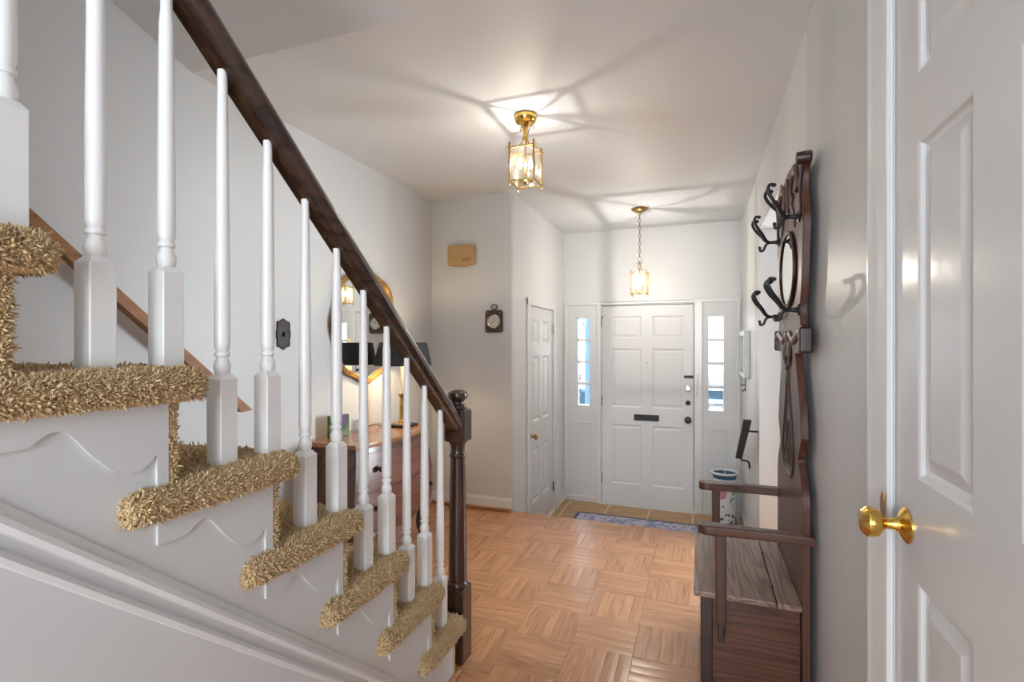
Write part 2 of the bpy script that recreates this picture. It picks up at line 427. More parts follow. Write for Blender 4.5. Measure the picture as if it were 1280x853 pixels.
def porcelain():
    """white glaze painted with blue leaf sprays, a pink blossom and blue bands (object space)"""
    m, nt, b = mat_new('blue_white_porcelain'); L = nt.links.new
    tc = nd(nt, 'ShaderNodeTexCoord'); sp = nd(nt, 'ShaderNodeSeparateXYZ'); L(tc.outputs['Object'], sp.inputs[0])
    def mth(op, a, bb=None):
        n = nd(nt, 'ShaderNodeMath', _operation=op)
        for i, x in enumerate((a, bb)):
            if x is None: continue
            if isinstance(x, (int, float)): n.inputs[i].default_value = x
            else: L(x, n.inputs[i])
        return n.outputs[0]
    vor = nd(nt, 'ShaderNodeTexVoronoi', Scale=19.0, Randomness=1.0); dis = nd(nt, 'ShaderNodeTexNoise', Scale=30.0); L(tc.outputs['Object'], dis.inputs['Vector'])
    mxv = nd(nt, 'ShaderNodeMix', _data_type='VECTOR'); mxv.inputs[0].default_value = 0.12; L(tc.outputs['Object'], mxv.inputs[4]); L(dis.outputs['Color'], mxv.inputs[5]); L(mxv.outputs[1], vor.inputs['Vector'])
    spray = nd(nt, 'ShaderNodeTexNoise', Scale=9.0, Detail=1.0); L(tc.outputs['Object'], spray.inputs['Vector'])
    leaf = mth('MULTIPLY', mth('LESS_THAN', vor.outputs['Distance'], 0.42), mth('GREATER_THAN', spray.outputs['Fac'], 0.46))
    z = sp.outputs['Z']
    band = mth('ADD', mth('MULTIPLY', mth('GREATER_THAN', z, 0.425), mth('LESS_THAN', z, 0.465)), mth('MULTIPLY', mth('GREATER_THAN', z, 0.02), mth('LESS_THAN', z, 0.028)))
    low = mth('MULTIPLY', mth('LESS_THAN', z, 0.085), mth('LESS_THAN', vor.outputs['Distance'], 0.5))
    nov = mth('LESS_THAN', z, 0.40)
    leaf = mth('MULTIPLY', leaf, nov)
    blue = mth('MAXIMUM', mth('MAXIMUM', leaf, band), low)
    mixb = nd(nt, 'ShaderNodeMix', _data_type='RGBA'); mixb.inputs[6].default_value = (0.78, 0.8, 0.8, 1); mixb.inputs[7].default_value = (0.035, 0.12, 0.24, 1)
    L(blue, mixb.inputs[0])
    d = nd(nt, 'ShaderNodeVectorMath', _operation='DISTANCE'); d.inputs[1].default_value = (-0.035, -0.105, 0.30)
    L(tc.outputs['Object'], d.inputs[0])
    pk = mth('LESS_THAN', d.outputs['Value'], 0.052)
    mixp = nd(nt, 'ShaderNodeMix', _data_type='RGBA'); mixp.inputs[7].default_value = (0.62, 0.26, 0.32, 1)
    L(pk, mixp.inputs[0]); L(mixb.outputs[2], mixp.inputs[6])
    L(mixp.outputs[2], b.inputs['Base Color']); b.inputs['Roughness'].default_value = 0.15; b.inputs['Coat Weight'].default_value = 0.4
    return m
M['porcelain'] = porcelain()
M['blueglaze'] = simple('blue_rim_glaze', (0.1, 0.2, 0.36), 0.15, coat=0.4)

def flower_print():
    m, nt, b = mat_new('flower_photo_print'); L = nt.links.new
    tc = nd(nt, 'ShaderNodeTexCoord')
    n = nd(nt, 'ShaderNodeTexNoise', Scale=26.0, Detail=4.0); L(tc.outputs['Object'], n.inputs['Vector'])
    r = ramp(nt, [(0.3, (0.01, 0.03, 0.012)), (0.5, (0.05, 0.12, 0.03)), (0.68, (0.17, 0.24, 0.09)), (0.8, (0.3, 0.36, 0.33))])
    L(n.outputs['Fac'], r.inputs['Fac'])
    mp = nd(nt, 'ShaderNodeMapping'); mp.inputs['Location'].default_value = (0, -0.022 / 0.02, -0.10 / 0.045); mp.inputs['Scale'].default_value = (0.0, 1 / 0.02, 1 / 0.045)
    L(tc.outputs['Object'], mp.inputs['Vector'])
    ln = nd(nt, 'ShaderNodeVectorMath', _operation='LENGTH'); L(mp.outputs[0], ln.inputs[0])
    n2 = nd(nt, 'ShaderNodeTexNoise', Scale=70.0); L(tc.outputs['Object'], n2.inputs['Vector'])
    ad = nd(nt, 'ShaderNodeMath', _operation='ADD'); L(ln.outputs['Value'], ad.inputs[0]); L(n2.outputs['Fac'], ad.inputs[1])
    lt = nd(nt, 'ShaderNodeMath', _operation='LESS_THAN'); lt.inputs[1].default_value = 1.35; L(ad.outputs[0], lt.inputs[0])
    mx = nd(nt, 'ShaderNodeMix', _data_type='RGBA'); mx.inputs[7].default_value = (0.17, 0.035, 0.28, 1)
    L(lt.outputs[0], mx.inputs[0]); L(r.outputs['Color'], mx.inputs[6]); L(mx.outputs[2], b.inputs['Base Color'])
    b.inputs['Roughness'].default_value = 0.3
    return m
M['print'] = flower_print()

# ------------------------------------------------------------------ the shell
CEIL = 2.44
XL, XR, XRN = -2.04, 0.367, 0.357      # left wall, right wall far part, right wall near part
YC, YF = 3.664, 5.26                    # wall beside the closet / edge of the parquet, front wall
XC = -1.351                             # closet wall
ZE = -0.36                              # sunken entry floor
XS = -0.885                             # outer face of the stair string
YB = -2.45

# floor slab with real oak fingers laid basket-weave on it
fl = MB(); fl.box(XL - 0.1, XRN + 0.25, YB - 0.1, YC - 0.012, -0.10, -0.012)
fl.box(XL - 0.1, 0.62, 2.6, YC - 0.012, -0.10, -0.0121)
floor = struct('floor', fl, M['joint'])
PIT = 0.2545; X0, Y0 = -0.515, 2.391
N5 = 5
def strip_mesh(name, L, w, mat):
    """crowned oak finger: length along local x, slightly eased edges, UV in metres"""
    ys = [-w / 2, -w / 2 + 0.0006, -w / 4, 0, w / 4, w / 2 - 0.0006, w / 2]
    zs = [-0.0008, -0.0002, 0.0003, 0.0005, 0.0003, -0.0002, -0.0008]
    vs = []
    for x in (-L / 2, L / 2):
        for y, z in zip(ys, zs): vs.append((x, y, z))
    vs += [(-L / 2, -w / 2, -0.012), (-L / 2, w / 2, -0.012), (L / 2, -w / 2, -0.012), (L / 2, w / 2, -0.012)]
    n = len(ys)
    fs = [(i, i + n, i + n + 1, i + 1) for i in range(n - 1)]
    fs += [(0, 14, 16, n), (n - 1, 2 * n - 1, 17, 15)]
    fs += [tuple(range(n)) + (15, 14), tuple(range(2 * n - 1, n - 1, -1)) + (16, 17)]
    return vs, fs
SV, SF = strip_mesh('s', PIT - 0.0009, PIT / N5 - 0.0005, None)
sme = bpy.data.meshes.new('parquet_strip')
sme.from_pydata(SV, [], SF)
uvl = sme.uv_layers.new(name='UVMap')
for lp in sme.loops:
    v = sme.vertices[lp.vertex_index].co; uvl.data[lp.index].uv = (v.x, v.y)
for p in sme.polygons: p.use_smooth = True
sme.set_sharp_from_angle(angle=math.radians(20))
sme.materials.append(M['parquet'])
strips = []
yaw = math.radians(20.2); cs, sn = math.cos(yaw), math.sin(yaw)
for i in range(-6, 5):
    for j in range(-20, 5):
        along_y = (i + j) % 2 == 0
        for k in range(N5):
            o_ = (k - 2) * PIT / N5
            cx, cy = X0 + (i + 0.5) * PIT, Y0 + (j + 0.5) * PIT
            if along_y: cx += o_
            else: cy += o_
            if cx < XL - 0.03 or cx > 0.56 or (cx > XRN + 0.03 and cy < 2.7): continue
            t = -cx * sn + cy * cs; r = cx * cs + cy * sn
            vis = 0
            if t > 0.3 and abs(r / t) < 1.0 and 1.28 / t < 0.67 and not (cx < -0.86 and cy < 1.75) and not (cx < -1.62 and 2.2 < cy < 3.02) and cx < 0.1 and cx > -2.0:
                vis = 1 / t ** 3
            strips.append((vis, cx, cy, along_y))
strips.sort(key=lambda q: -q[0])
def strip_pose(s):
    _, cx, cy, ay = s
    rot = Matrix.Rotation(PI / 2 if ay else 0, 3, 'Z') @ Matrix.Rotation(random.uniform(-0.006, 0.006), 3, 'X')
    return rot, Vector((cx, cy, random.uniform(-0.0006, 0.0)))
for s in strips[:300]:
    rot, p = strip_pose(s)
    o = bpy.data.objects.new('parquet_strip', sme); COL.objects.link(o)
    o.parent = floor; o.location = p - WL[floor]; o.rotation_euler = rot.to_euler()
rv, rf, ru, rr = [], [], [], []
for s in strips[300:]:
    rot, p = strip_pose(s); b0 = len(rv)
    rv += [tuple(rot @ Vector(v) + p) for v in SV]
    rf += [tuple(q + b0 for q in f) for f in SF]
    rnd = random.random()
    for v in SV: ru.append((v[0], v[1])); rr.append(rnd)
me = bpy.data.meshes.new('parquet_field'); me.from_pydata([tuple(Vector(v) - WL[floor]) for v in rv], [], rf)
uvl = me.uv_layers.new(name='UVMap')
for lp in me.loops: uvl.data[lp.index].uv = ru[lp.vertex_index]
a = me.attributes.new('rnd', 'FLOAT', 'POINT'); a.data.foreach_set('value', rr)
me.materials.append(M['parquet'])
o = bpy.data.objects.new('parquet_field', me); COL.objects.link(o); o.parent = floor
tag(o, kind='stuff')
# oak nosing along the edge of the parquet
nb = MB(); nb.prism([(YC - 0.012, -0.002), (YC + 0.018, -0.002), (YC + 0.024, -0.009), (YC + 0.024, -0.022), (YC + 0.016, -0.03), (YC - 0.012, -0.03)], 'x', XC + 0.002, XR - 0.002)
obj('nosing', nb, M['oakshoe'], floor)

# sunken entry: riser, one step, tiled floor
en = MB(); en.box(XC - 0.1, XR + 0.3, YC - 0.012, YF + 0.02, ZE - 0.1, ZE - 0.002)
entry = struct('floor_entry', en, M['grout'])
TP = 0.4
tile0 = None
for i in range(-1, 5):
    for j in range(-4, 2):
        x0, x1 = -1.269 + TP * (i - 0) , -1.269 + TP * (i + 1)
        y0, y1 = 4.815 + TP * j - 0.0, 4.815 + TP * (j + 1)
        y0 += 0.29 - 0.29; 
        x0, x1 = max(x0, XC), min(x1, XR); y0, y1 = max(y0, YC + 0.0), min(y1, YF)
        if x1 - x0 < 0.02 or y1 - y0 < 0.02: continue
        m_ = MB(); m_.cbox(x0 + 0.007, x1 - 0.007, y0 + 0.007, y1 - 0.007, ZE - 0.004, ZE, 0.0025, 1)
        obj('tile', m_, M['tile'], entry)
st = MB(); st.box(XC, XR, YC - 0.012, YC + 0.001, ZE, -0.03); struct('trim_1', st, M['trim'])
st = MB(); st.cbox(XC + 0.002, XR - 0.002, YC + 0.001, YC + 0.31, ZE, -0.19, 0.008); struct('floor_entry_step', st, M['oakshoe'])

# ceiling with the stairwell opening
OX, OY = -0.967, 1.583
ce = MB()
ce.box(OX, XR + 0.35, YB - 0.1, YF + 0.1, CEIL, CEIL + 0.2)
ce.box(XL - 0.1, OX, OY, YF + 0.1, CEIL, CEIL + 0.2)
ce.box(XL - 0.1, OX, YB - 0.1, -0.78, CEIL, CEIL + 0.2)
struct('ceiling', ce, M['ceil'])
sl = MB(); sl.prism([(OY, CEIL), (OY, CEIL + 0.2), (0.3, CEIL + 0.62), (0.3, CEIL + 0.42)], 'x', XL, OX); struct('ceiling_stairwell_slope', sl, M['ceil'])
up = MB()
up.box(OX, OX + 0.1, YB, OY, CEIL + 0.2, 4.75)
up.box(XL - 0.1, OX + 0.1, 0.3, 0.4, CEIL + 0.42, 4.75)
struct('wall_landing', up, M['wall'])
up = MB(); up.box(XL - 0.1, OX + 0.1, YB - 0.1, 0.4, 4.75, 4.85); struct('ceiling_landing', up, M['ceil'])

# walls
w = MB(); w.box(XL - 0.1, XL, YB - 0.1, YC + 0.1, -0.1, 4.75); struct('wall_left', w, M['wall'])
w = MB(); w.box(XL, XC, YC, YC + 0.05, ZE - 0.1, CEIL); struct('wall_left_return', w, M['wall'])
CD0, CD1, CDT = 4.085, 4.835, 1.605          # closet door opening
w = MB(); w.box(XC - 0.1, XC, YC + 0.05, CD0, ZE - 0.1, CEIL); w.box(XC - 0.1, XC, CD1, YF + 0.1, ZE - 0.1, CEIL); w.box(XC - 0.1, XC, CD0, CD1, CDT, CEIL)
struct('wall_closet', w, M['entry'])
# right wall: far part with a cased passage opening, near part (slightly proud) with a door
PO0, PO1, POT = 2.72, 3.655, 2.035
w = MB(); w.box(XR, XR + 0.13, 2.09, PO0, -0.1, CEIL); w.box(XR, XR + 0.13, PO1, YF + 0.1, ZE - 0.1, CEIL); w.box(XR, XR + 0.13, PO0, PO1, POT, CEIL)
struct('wall_right', w, M['entry'])
RD0, RD1, RDT = 0.478, 1.211, 2.035
w = MB(); w.box(XRN, XRN + 0.13, YB - 0.1, RD0, -0.1, CEIL); w.cbox(XRN, XRN + 0.13, RD1, 2.10, -0.1, CEIL, 0.009, 3); w.box(XRN, XRN + 0.13, RD0, RD1 + 0.01, RDT, CEIL)
struct('wall_right_near', w, M['wall'])
# unseen back wall with a window opening added to let in light
w = MB(); w.box(XL - 0.1, -0.80, YB - 0.1, YB, -0.1, 4.75); w.box(0.28, XRN + 0.2, YB - 0.1, YB, -0.1, CEIL); w.box(-0.80, 0.28, YB - 0.1, YB, -0.1, 0.48); w.box(-0.80, 0.28, YB - 0.1, YB, 2.2, 4.75)
struct('wall_back', w, M['wall'])
w = MB()
for x in (-0.80, -0.285, 0.23): w.box(x, x + 0.05, YB - 0.07, YB - 0.02, 0.48, 2.2)
for z in (0.48, 1.32, 2.15): w.box(-0.80, 0.28, YB - 0.065, YB - 0.025, z, z + 0.05)
struct('window_3', w, M['trim'])

# front wall: door between two sidelights
DX0, DX1, DT = -0.957, -0.057, 1.668
SLL, SLR = (-1.217, -1.078), (0.069, 0.211)
SZ0, SZ1 = 0.636, 1.547
w = MB()
w.box(XC - 0.1, XR + 0.13, YF, YF + 0.14, 1.70, CEIL)
for a_, b_ in ((XC - 0.1, SLL[0]), (SLL[1], DX0), (DX1, SLR[0]), (SLR[1], XR + 0.13)): w.box(a_, b_, YF, YF + 0.14, ZE - 0.1, 1.70)
for a_, b_ in (SLL, SLR):
    w.box(a_, b_, YF, YF + 0.14, ZE - 0.1, SZ0); w.box(a_, b_, YF, YF + 0.14, SZ1, 1.70)
w.box(DX0, DX1, YF, YF + 0.14, DT + 0.004, 1.71)
w.box(DX0, DX1, YF - 0.0, YF + 0.14, ZE - 0.1, ZE - 0.002)
struct('wall_front', w, M['entry'])
w = MB()
for x0_, x1_ in ((DX0, DX0 + 0.03), (DX1 - 0.03, DX1)): w.box(x0_, x1_, YF + 0.058, YF + 0.139, ZE, DT + 0.004)
w.box(DX0, DX1, YF + 0.058, YF + 0.139, DT - 0.03, DT + 0.004); w.box(DX0, DX1, YF + 0.058, YF + 0.139, ZE, ZE + 0.04)
struct('door_light_stop', w, M['iron'])  # black stop added behind the door to block light leaks and darken gaps

def panel(mb, u0, u1, z0, z1, rings, place):
    """stepped rectangular panel: rings of (inset, depth); place(u, depth, z) -> point"""
    vs, fs = [], []
    for q, (ins, dep) in enumerate(rings):
        for uu, zz in ((u0 + ins, z0 + ins), (u1 - ins, z0 + ins), (u1 - ins, z1 - ins), (u0 + ins, z1 - ins)): vs.append(place(uu, dep, zz))
        if q:
            b_ = q * 4
            for e in range(4): fs.append((b_ - 4 + e, b_ - 4 + (e + 1) % 4, b_ + (e + 1) % 4, b_ + e))
    b_ = (len(rings) - 1) * 4
    fs.append((b_, b_ + 1, b_ + 2, b_ + 3))
    mb.add(vs, fs)
def door_slab(name, u0, u1, z0, z1, cols, rows, th, place, boxf, mat, rings, kindlabel=None):
    """stiles and rails as one frame, every panel a part of its own; depth grows into the door"""
    mb = MB()
    us = [u0] + [x for c in cols for x in c] + [u1]
    zs = [z0] + [x for r in rows for x in r] + [z1]
    for q in range(0, len(us), 2): boxf(mb, us[q], us[q + 1], 0, th, z0, z1)
    for c in cols:
        for q in range(0, len(zs), 2): boxf(mb, c[0], c[1], 0, th, zs[q], zs[q + 1])
    d = struct(name, mb, mat)
    for c in cols:
        for r in rows:
            p = MB(); panel(p, c[0], c[1], r[0], r[1], rings, place); obj('panel', p, mat, d, angle=12)
    return d

# front door
fY = YF + 0.012
pf = lambda u, d, z: (u, fY + d, z)
def bf(mb, u0, u1, d0, d1, z0, z1): mb.box(u0, u1, fY + d0, fY + d1, z0, z1)
FR = [(0, 0), (0.008, 0.008), (0.016, 0.010), (0.036, 0.005)]
d1 = door_slab('door_1', DX0 + 0.004, DX1 - 0.006, ZE + 0.014, DT - 0.003, [(-0.850, -0.557), (-0.449, -0.154)], [(-0.142, 0.460), (0.637, 1.229), (1.337, 1.558)], 0.045, pf, bf, M['frontdoor'], FR)
w = MB()   # thin threshold below the door
w.cbox(DX0 - 0.02, DX1 + 0.02, YF - 0.03, YF + 0.1, ZE, ZE + 0.011, 0.003); struct('trim_2', w, M['trim'])
m_ = MB()
for z in (0.508, 0.559): m_.cbox(-0.629, -0.385, fY - 0.008, fY + 0.001, z, z + 0.011, 0.002)
for x in (-0.629, -0.405): m_.cbox(x, x + 0.02, fY - 0.008, fY + 0.001, 0.508, 0.57, 0.002)
ms = obj('mail_slot', m_, M['bronze'], d1); tag(ms, 'dark bronze mail slot')
m_ = MB(); m_.cbox(-0.609, -0.405, fY - 0.003, fY + 0.001, 0.519, 0.559, 0.001); obj('mail_flap', m_, M['iron'], ms)
m_ = MB(); m_.lathe([(0.0, 0.0), (0.006, -0.002), (0.034, -0.004), (0.034, 0.0)][::-1] if False else [(0.031, 0.0), (0.031, -0.004), (0.012, -0.008), (0.012, -0.02), (0.03, -0.032), (0.033, -0.043), (0.026, -0.053), (0.0, -0.055)], (-0.113, fY, 0.539), 18, 'y'); tag(obj('door_knob', m_, M['iron'], d1), 'round black door knob')
m_ = MB(); m_.lathe([(0.024, 0.0), (0.024, -0.006), (0.018, -0.012), (0.0, -0.014)], (-0.113, fY, 0.703), 16, 'y'); obj('deadbolt', m_, M['iron'], d1)
m_ = MB(); m_.lathe([(0.031, 0.0), (0.03, -0.008), (0.022, -0.013), (0.02, -0.009), (0.0, -0.009)], (-0.113, fY, 0.846), 18, 'y'); tag(obj('door_viewer_lock', m_, M['chrome'], d1), 'round chrome deadbolt')
m_ = MB(); m_.cbox(-0.113, -0.113 + 0.004, fY - 0.02, fY, 0.835, 0.857, 0.001); 
m_ = MB(); m_.cbox(-0.150, -0.062, fY - 0.01, fY, 0.945, 0.951, 0.002); m_.cbox(-0.150, -0.062, fY - 0.01, fY, 0.965, 0.971, 0.002); m_.cbox(-0.150, -0.144, fY - 0.01, fY, 0.945, 0.971, 0.002); m_.box(-0.147, -0.066, fY - 0.004, fY, 0.948, 0.968)
tag(obj('chain_track', m_, M['bronze'], d1), 'small metal door-chain track')
ch = MB()
for q in range(14):
    z = 0.972 - q * 0.0165; rx = 0.008 if q % 2 else 0.003
    ch.tube([(-0.02 - 0.004 * math.sin(q * 0.2) + rx * math.cos(a) - 0.0006 * q, fY - 0.026 + (0.0085 - rx) * math.cos(a), z + 0.0105 * math.sin(a)) for a in [2 * PI * i / 8 for i in range(8)]], 0.0022, 5, True)
obj('security_chain', ch, M['bronze'], d1)
m_ = MB(); m_.lathe([(0.006, 0), (0.006, -0.004), (0, -0.005)], (-0.503, fY, 1.09), 10, 'y'); obj('peephole', m_, M['brass'], d1)
for z in (1.50, 0.70, -0.10):
    m_ = MB(); m_.lathe([(0.006, -0.05), (0.006, 0.05)], (DX0 + 0.001, fY - 0.006, z), 8)
    if z > 1: m_.cbox(DX0 - 0.02, DX0 + 0.024, fY - 0.012, fY - 0.004, z + 0.052, z + 0.06, 0.001)
    obj('hinge', m_, M['iron'], d1)

# sidelights
for n_, (a_, b_) in ((1, SLL), (2, SLR)):
    wm = MB()
    e = 0.0
    yb = YF + 0.045
    for x0_, x1_ in ((a_ - 0.001, a_ + 0.005), (b_ - 0.005, b_ + 0.001)): wm.box(x0_, x1_, YF + 0.03, YF + 0.1, SZ0, SZ1)
    wd = struct('window_%d' % n_, wm, M['trim'])
    H_ = (SZ1 - SZ0) / 4
    for q in range(4):
        pm = MB(); pm.box(a_ + 0.002, b_ - 0.002, yb + 0.012, yb + 0.016, SZ0 + q * H_ + 0.004, SZ0 + (q + 1) * H_ - 0.004); obj('pane', pm, M['pane'], wd)
        if q: 
            mm = MB(); mm.cbox(a_, b_, yb - 0.012, yb + 0.03, SZ0 + q * H_ - 0.013, SZ0 + q * H_ + 0.013, 0.006); obj('muntin', mm, M['trim'], wd)
    # sticking round the lights and the panel below
    sm = MB()
    for x0_, x1_, z0_, z1_ in ((a_ - 0.028, a_ - 0.018, SZ0 - 0.028, SZ1 + 0.028), (b_ + 0.018, b_ + 0.028, SZ0 - 0.028, SZ1 + 0.028), (a_ - 0.028, b_ + 0.028, SZ1 + 0.018, SZ1 + 0.028), (a_ - 0.028, b_ + 0.028, SZ0 - 0.028, SZ0 - 0.018)):
        pass
    pz1 = 0.455
    pm = MB()
    for (x0_, x1_, z0_, z1_) in ((a_ - 0.012, a_ - 0.002, -0.15, pz1 + 0.01), (b_ + 0.002, b_ + 0.012, -0.15, pz1 + 0.01), (a_ - 0.002, b_ + 0.002, pz1, pz1 + 0.01), (a_ - 0.002, b_ + 0.002, -0.15, -0.135)):
        pm.cbox(x0_, x1_, YF - 0.011, YF + 0.004, z0_, z1_, 0.004)
    obj('panel_moulding', pm, M['trim'], wd)
# casings of the entry
cw = MB()
for x0_, x1_ in ((-1.345, -1.312), (-1.0, DX0 - 0.004), (DX1 + 0.004, 0.018), (0.318, 0.352)): cw.cbox(x0_, x1_, YF - 0.018, YF + 0.012, ZE, 1.70, 0.005)
cw.cbox(-1.345, 0.352, YF - 0.02, YF + 0.012, DT + 0.012, 1.705, 0.006)
struct('trim_3', cw, M['trim'])
bb = MB(); bb.cbox(-1.312, -1.0, YF - 0.012, YF + 0.002, ZE, -0.30, 0.005); bb.cbox(0.018, 0.318, YF - 0.012, YF + 0.002, ZE, -0.30, 0.005); struct('baseboard_front', bb, M['trim'])

# closet door (in the closet wall, facing +x)
pc = lambda u, d, z: (XC - 0.006 - d, u, z)
def bc(mb, u0, u1, d0, d1, z0, z1): mb.box(XC - 0.006 - d1, XC - 0.006 - d0, u0, u1, z0, z1)
RR = [(0, 0), (0.009, 0.006), (0.014, 0.012), (0.02, 0.013), (0.05, 0.003)]
k0 = CD0 + 0.004
d2 = door_slab('door_2', CD0 + 0.004, CD1 - 0.004, ZE + 0.01, CDT - 0.004, [(k0 + 0.115, k0 + 0.315), (k0 + 0.425, k0 + 0.625)], [(-0.10, 0.37), (0.60, 1.17), (1.28, 1.49)], 0.035, pc, bc, M['door'], RR)
m_ = MB(); m_.lathe([(0.026, 0.0), (0.024, 0.005), (0.011, 0.009), (0.010, 0.026), (0.022, 0.036), (0.028, 0.048), (0.022, 0.06), (0.0, 0.064)], (XC - 0.006, 4.15, 0.49), 18, 'x'); tag(obj('door_knob', m_, M['brass_soft'], d2), 'aged brass knob')
for z in (1.42, -0.11):
    m_ = MB(); m_.lathe([(0.007, -0.045), (0.007, 0.045)], (XC + 0.006, CD1 - 0.004, z), 8)
    if z > 1: m_.cbox(XC + 0.006, XC + 0.014, CD1 - 0.05, CD1 + 0.03, z + 0.035, z + 0.043, 0.002)
    obj('hinge', m_, M['iron'] if z < 1 else M['silver'], d2)
cw = MB()
for y0_, y1_ in ((CD0 - 0.068, CD0), (CD1, CD1 + 0.06)): cw.cbox(XC, XC + 0.018, y0_, y1_, ZE, CDT + 0.062, 0.006)
cw.cbox(XC, XC + 0.02, CD0 - 0.068, CD1 + 0.06, CDT, CDT + 0.062, 0.006)
struct('trim_4', cw, M['trim'])
bb = MB(); bb.cbox(XC - 0.001, XC + 0.014, CD1 + 0.062, YF - 0.02, ZE, -0.24, 0.006); bb.cbox(XC - 0.001, XC + 0.022, CD1 + 0.062, YF - 0.02, ZE, -0.335, 0.005); struct('baseboard_closet', bb, M['trim'])
bb = MB(); bb.cbox(XL + 0.001, XC + 0.004, YC - 0.014, YC + 0.001, 0.018, 0.085, 0.006); bb.cbox(XL + 0.001, XC + 0.004, YC - 0.009, YC + 0.001, 0.07, 0.098, 0.004); struct('baseboard_left_return', bb, M['trim'])
bb = MB(); bb.cbox(XL + 0.001, XC + 0.002, YC - 0.032, YC + 0.0, 0.001, 0.022, 0.008); struct('trim_5', bb, M['oakshoe'])
bb = MB(); bb.cbox(XL - 0.001, XL + 0.014, 1.84, YC - 0.016, 0.001, 0.095, 0.006); struct('baseboard_left', bb, M['trim'])
bb = MB(); bb.cbox(XR - 0.014, XR + 0.001, YC + 0.33, YF - 0.02, ZE, -0.26, 0.006); bb.cbox(XR - 0.014, XR + 0.001, 2.11, PO0 - 0.03, 0.001, 0.095, 0.006)
struct('baseboard_right', bb, M['trim'])

# passage opening: jamb lining and a plain closed door set back in it
jm = MB(); jm.cbox(XR - 0.012, XR + 0.20, PO1 - 0.018, PO1, 0, POT, 0.004); jm.cbox(XR - 0.012, XR + 0.20, PO0, PO0 + 0.018, 0, POT, 0.004); jm.cbox(XR - 0.012, XR + 0.20, PO0, PO1, POT - 0.018, POT, 0.004)
struct('trim_6', jm, M['trim'])
# the bright side room behind the passage
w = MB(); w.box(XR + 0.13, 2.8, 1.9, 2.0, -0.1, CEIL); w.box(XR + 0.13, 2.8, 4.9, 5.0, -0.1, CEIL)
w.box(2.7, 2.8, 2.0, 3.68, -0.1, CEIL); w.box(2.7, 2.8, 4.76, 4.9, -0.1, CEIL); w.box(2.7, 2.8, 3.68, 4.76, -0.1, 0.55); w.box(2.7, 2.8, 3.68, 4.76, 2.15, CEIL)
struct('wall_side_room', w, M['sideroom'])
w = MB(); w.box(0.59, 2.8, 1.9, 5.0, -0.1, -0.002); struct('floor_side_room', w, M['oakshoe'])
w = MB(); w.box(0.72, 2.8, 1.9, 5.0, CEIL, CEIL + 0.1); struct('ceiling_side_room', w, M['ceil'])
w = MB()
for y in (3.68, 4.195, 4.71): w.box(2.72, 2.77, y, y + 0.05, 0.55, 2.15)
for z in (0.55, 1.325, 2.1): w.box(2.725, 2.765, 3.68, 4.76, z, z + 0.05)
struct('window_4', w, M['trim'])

# near right door
pr = lambda u, d, z: (XRN + 0.004 + d, u, z)
def br_(mb, u0, u1, d0, d1, z0, z1): mb.box(XRN + 0.004 + d0, XRN + 0.004 + d1, u0, u1, z0, z1)
RB = [(0, 0), (0.006, 0.002), (0.011, 0.008), (0.016, 0.010), (0.019, 0.011), (0.045, 0.003)]
d3 = door_slab('door_3', RD0 + 0.003, RD1 - 0.003, 0.008, RDT - 0.004, [(0.590, 0.786), (0.902, 1.098)], [(0.23, 0.858), (1.040, 1.640), (1.756, 1.925)], 0.035, pr, br_, M['door'], RB)
m_ = MB(); m_.lathe([(0.033, 0.0), (0.033, -0.003), (0.026, -0.008), (0.014, -0.014), (0.0105, -0.022), (0.0105, -0.034), (0.016, -0.040), (0.025, -0.046), (0.029, -0.056), (0.0275, -0.065), (0.020, -0.073), (0.0, -0.076)], (XRN + 0.004, 1.148, 0.942), 28, 'x'); tag(obj('door_knob', m_, M['brass'], d3), 'polished brass knob')
m_ = MB(); m_.prism([(RD1 - 0.001 + 0.02 * math.sin(a), 0.958 + 0.028 * -math.cos(a)) for a in [PI * i / 10 for i in range(11)]], 'x', XRN - 0.016, XRN - 0.013); obj('strike_plate', m_, M['brass_soft'], d3)
cw = MB()
CS = [(0.0, 0.0), (0.0, 0.002), (0.006, 0.008), (0.016, 0.010), (0.06, 0.014), (0.072, 0.020), (0.09, 0.020), (0.097, 0.014), (0.097, 0.0)]
cw.prism([(XRN - d, RD1 + y_) for y_, d in CS], 'z', 0.0, RDT + 0.097)
cw.prism([(XRN - d, RD0 - y_) for y_, d in CS], 'z', 0.0, RDT + 0.097)
cw.prism([(XRN - d, RDT + y_) for y_, d in CS], 'y', RD0, RD1)
struct('trim_7', cw, M['trim'])
bb = MB(); bb.cbox(XRN - 0.014, XRN + 0.001, RD1 + 0.1, 2.1, 0.001, 0.095, 0.006); bb.cbox(XRN - 0.014, XRN + 0.001, YB, RD0 - 0.1, 0.001, 0.095, 0.006); struct('baseboard_right_near', bb, M['trim'])

# ------------------------------------------------------------------ staircase
RISE, RUN, NT = 0.203, 0.235, 11
ztop = lambda k: 0.02 + RISE * k
ynose = lambda k: 1.884 - RUN * (k - 1) if k > 1 else 1.825
yris = lambda k: 1.868 - RUN * (k - 1) - 0.036 if k > 1 else 1.775
stair = thing('staircase', (-1.46, 1.0, 0), 'white painted staircase with tan shag carpeted treads along the left wall', 'staircase')
# string: saw-tooth outer board
poly = []
for k in range(1, NT + 1):
    poly.append((yris(k) - 0.019, ztop(k - 1) - 0.055 if k > 1 else 0.0))
    poly.append((yris(k) - 0.019, ztop(k) - 0.058))
yl = yris(NT) - 0.235
zl = lambda y: 1.055 - 0.864 * (y - 0.407)
poly += [(yl, ztop(NT) - 0.058), (yl, zl(yl) - 0.07), (0.407 + (1.055 - 0.07) / 0.864, 0.0)]
sm = MB(); sm.prism(poly, 'x', XS - 0.03, XS); obj('string_board', sm, M['stairpaint'], stair)
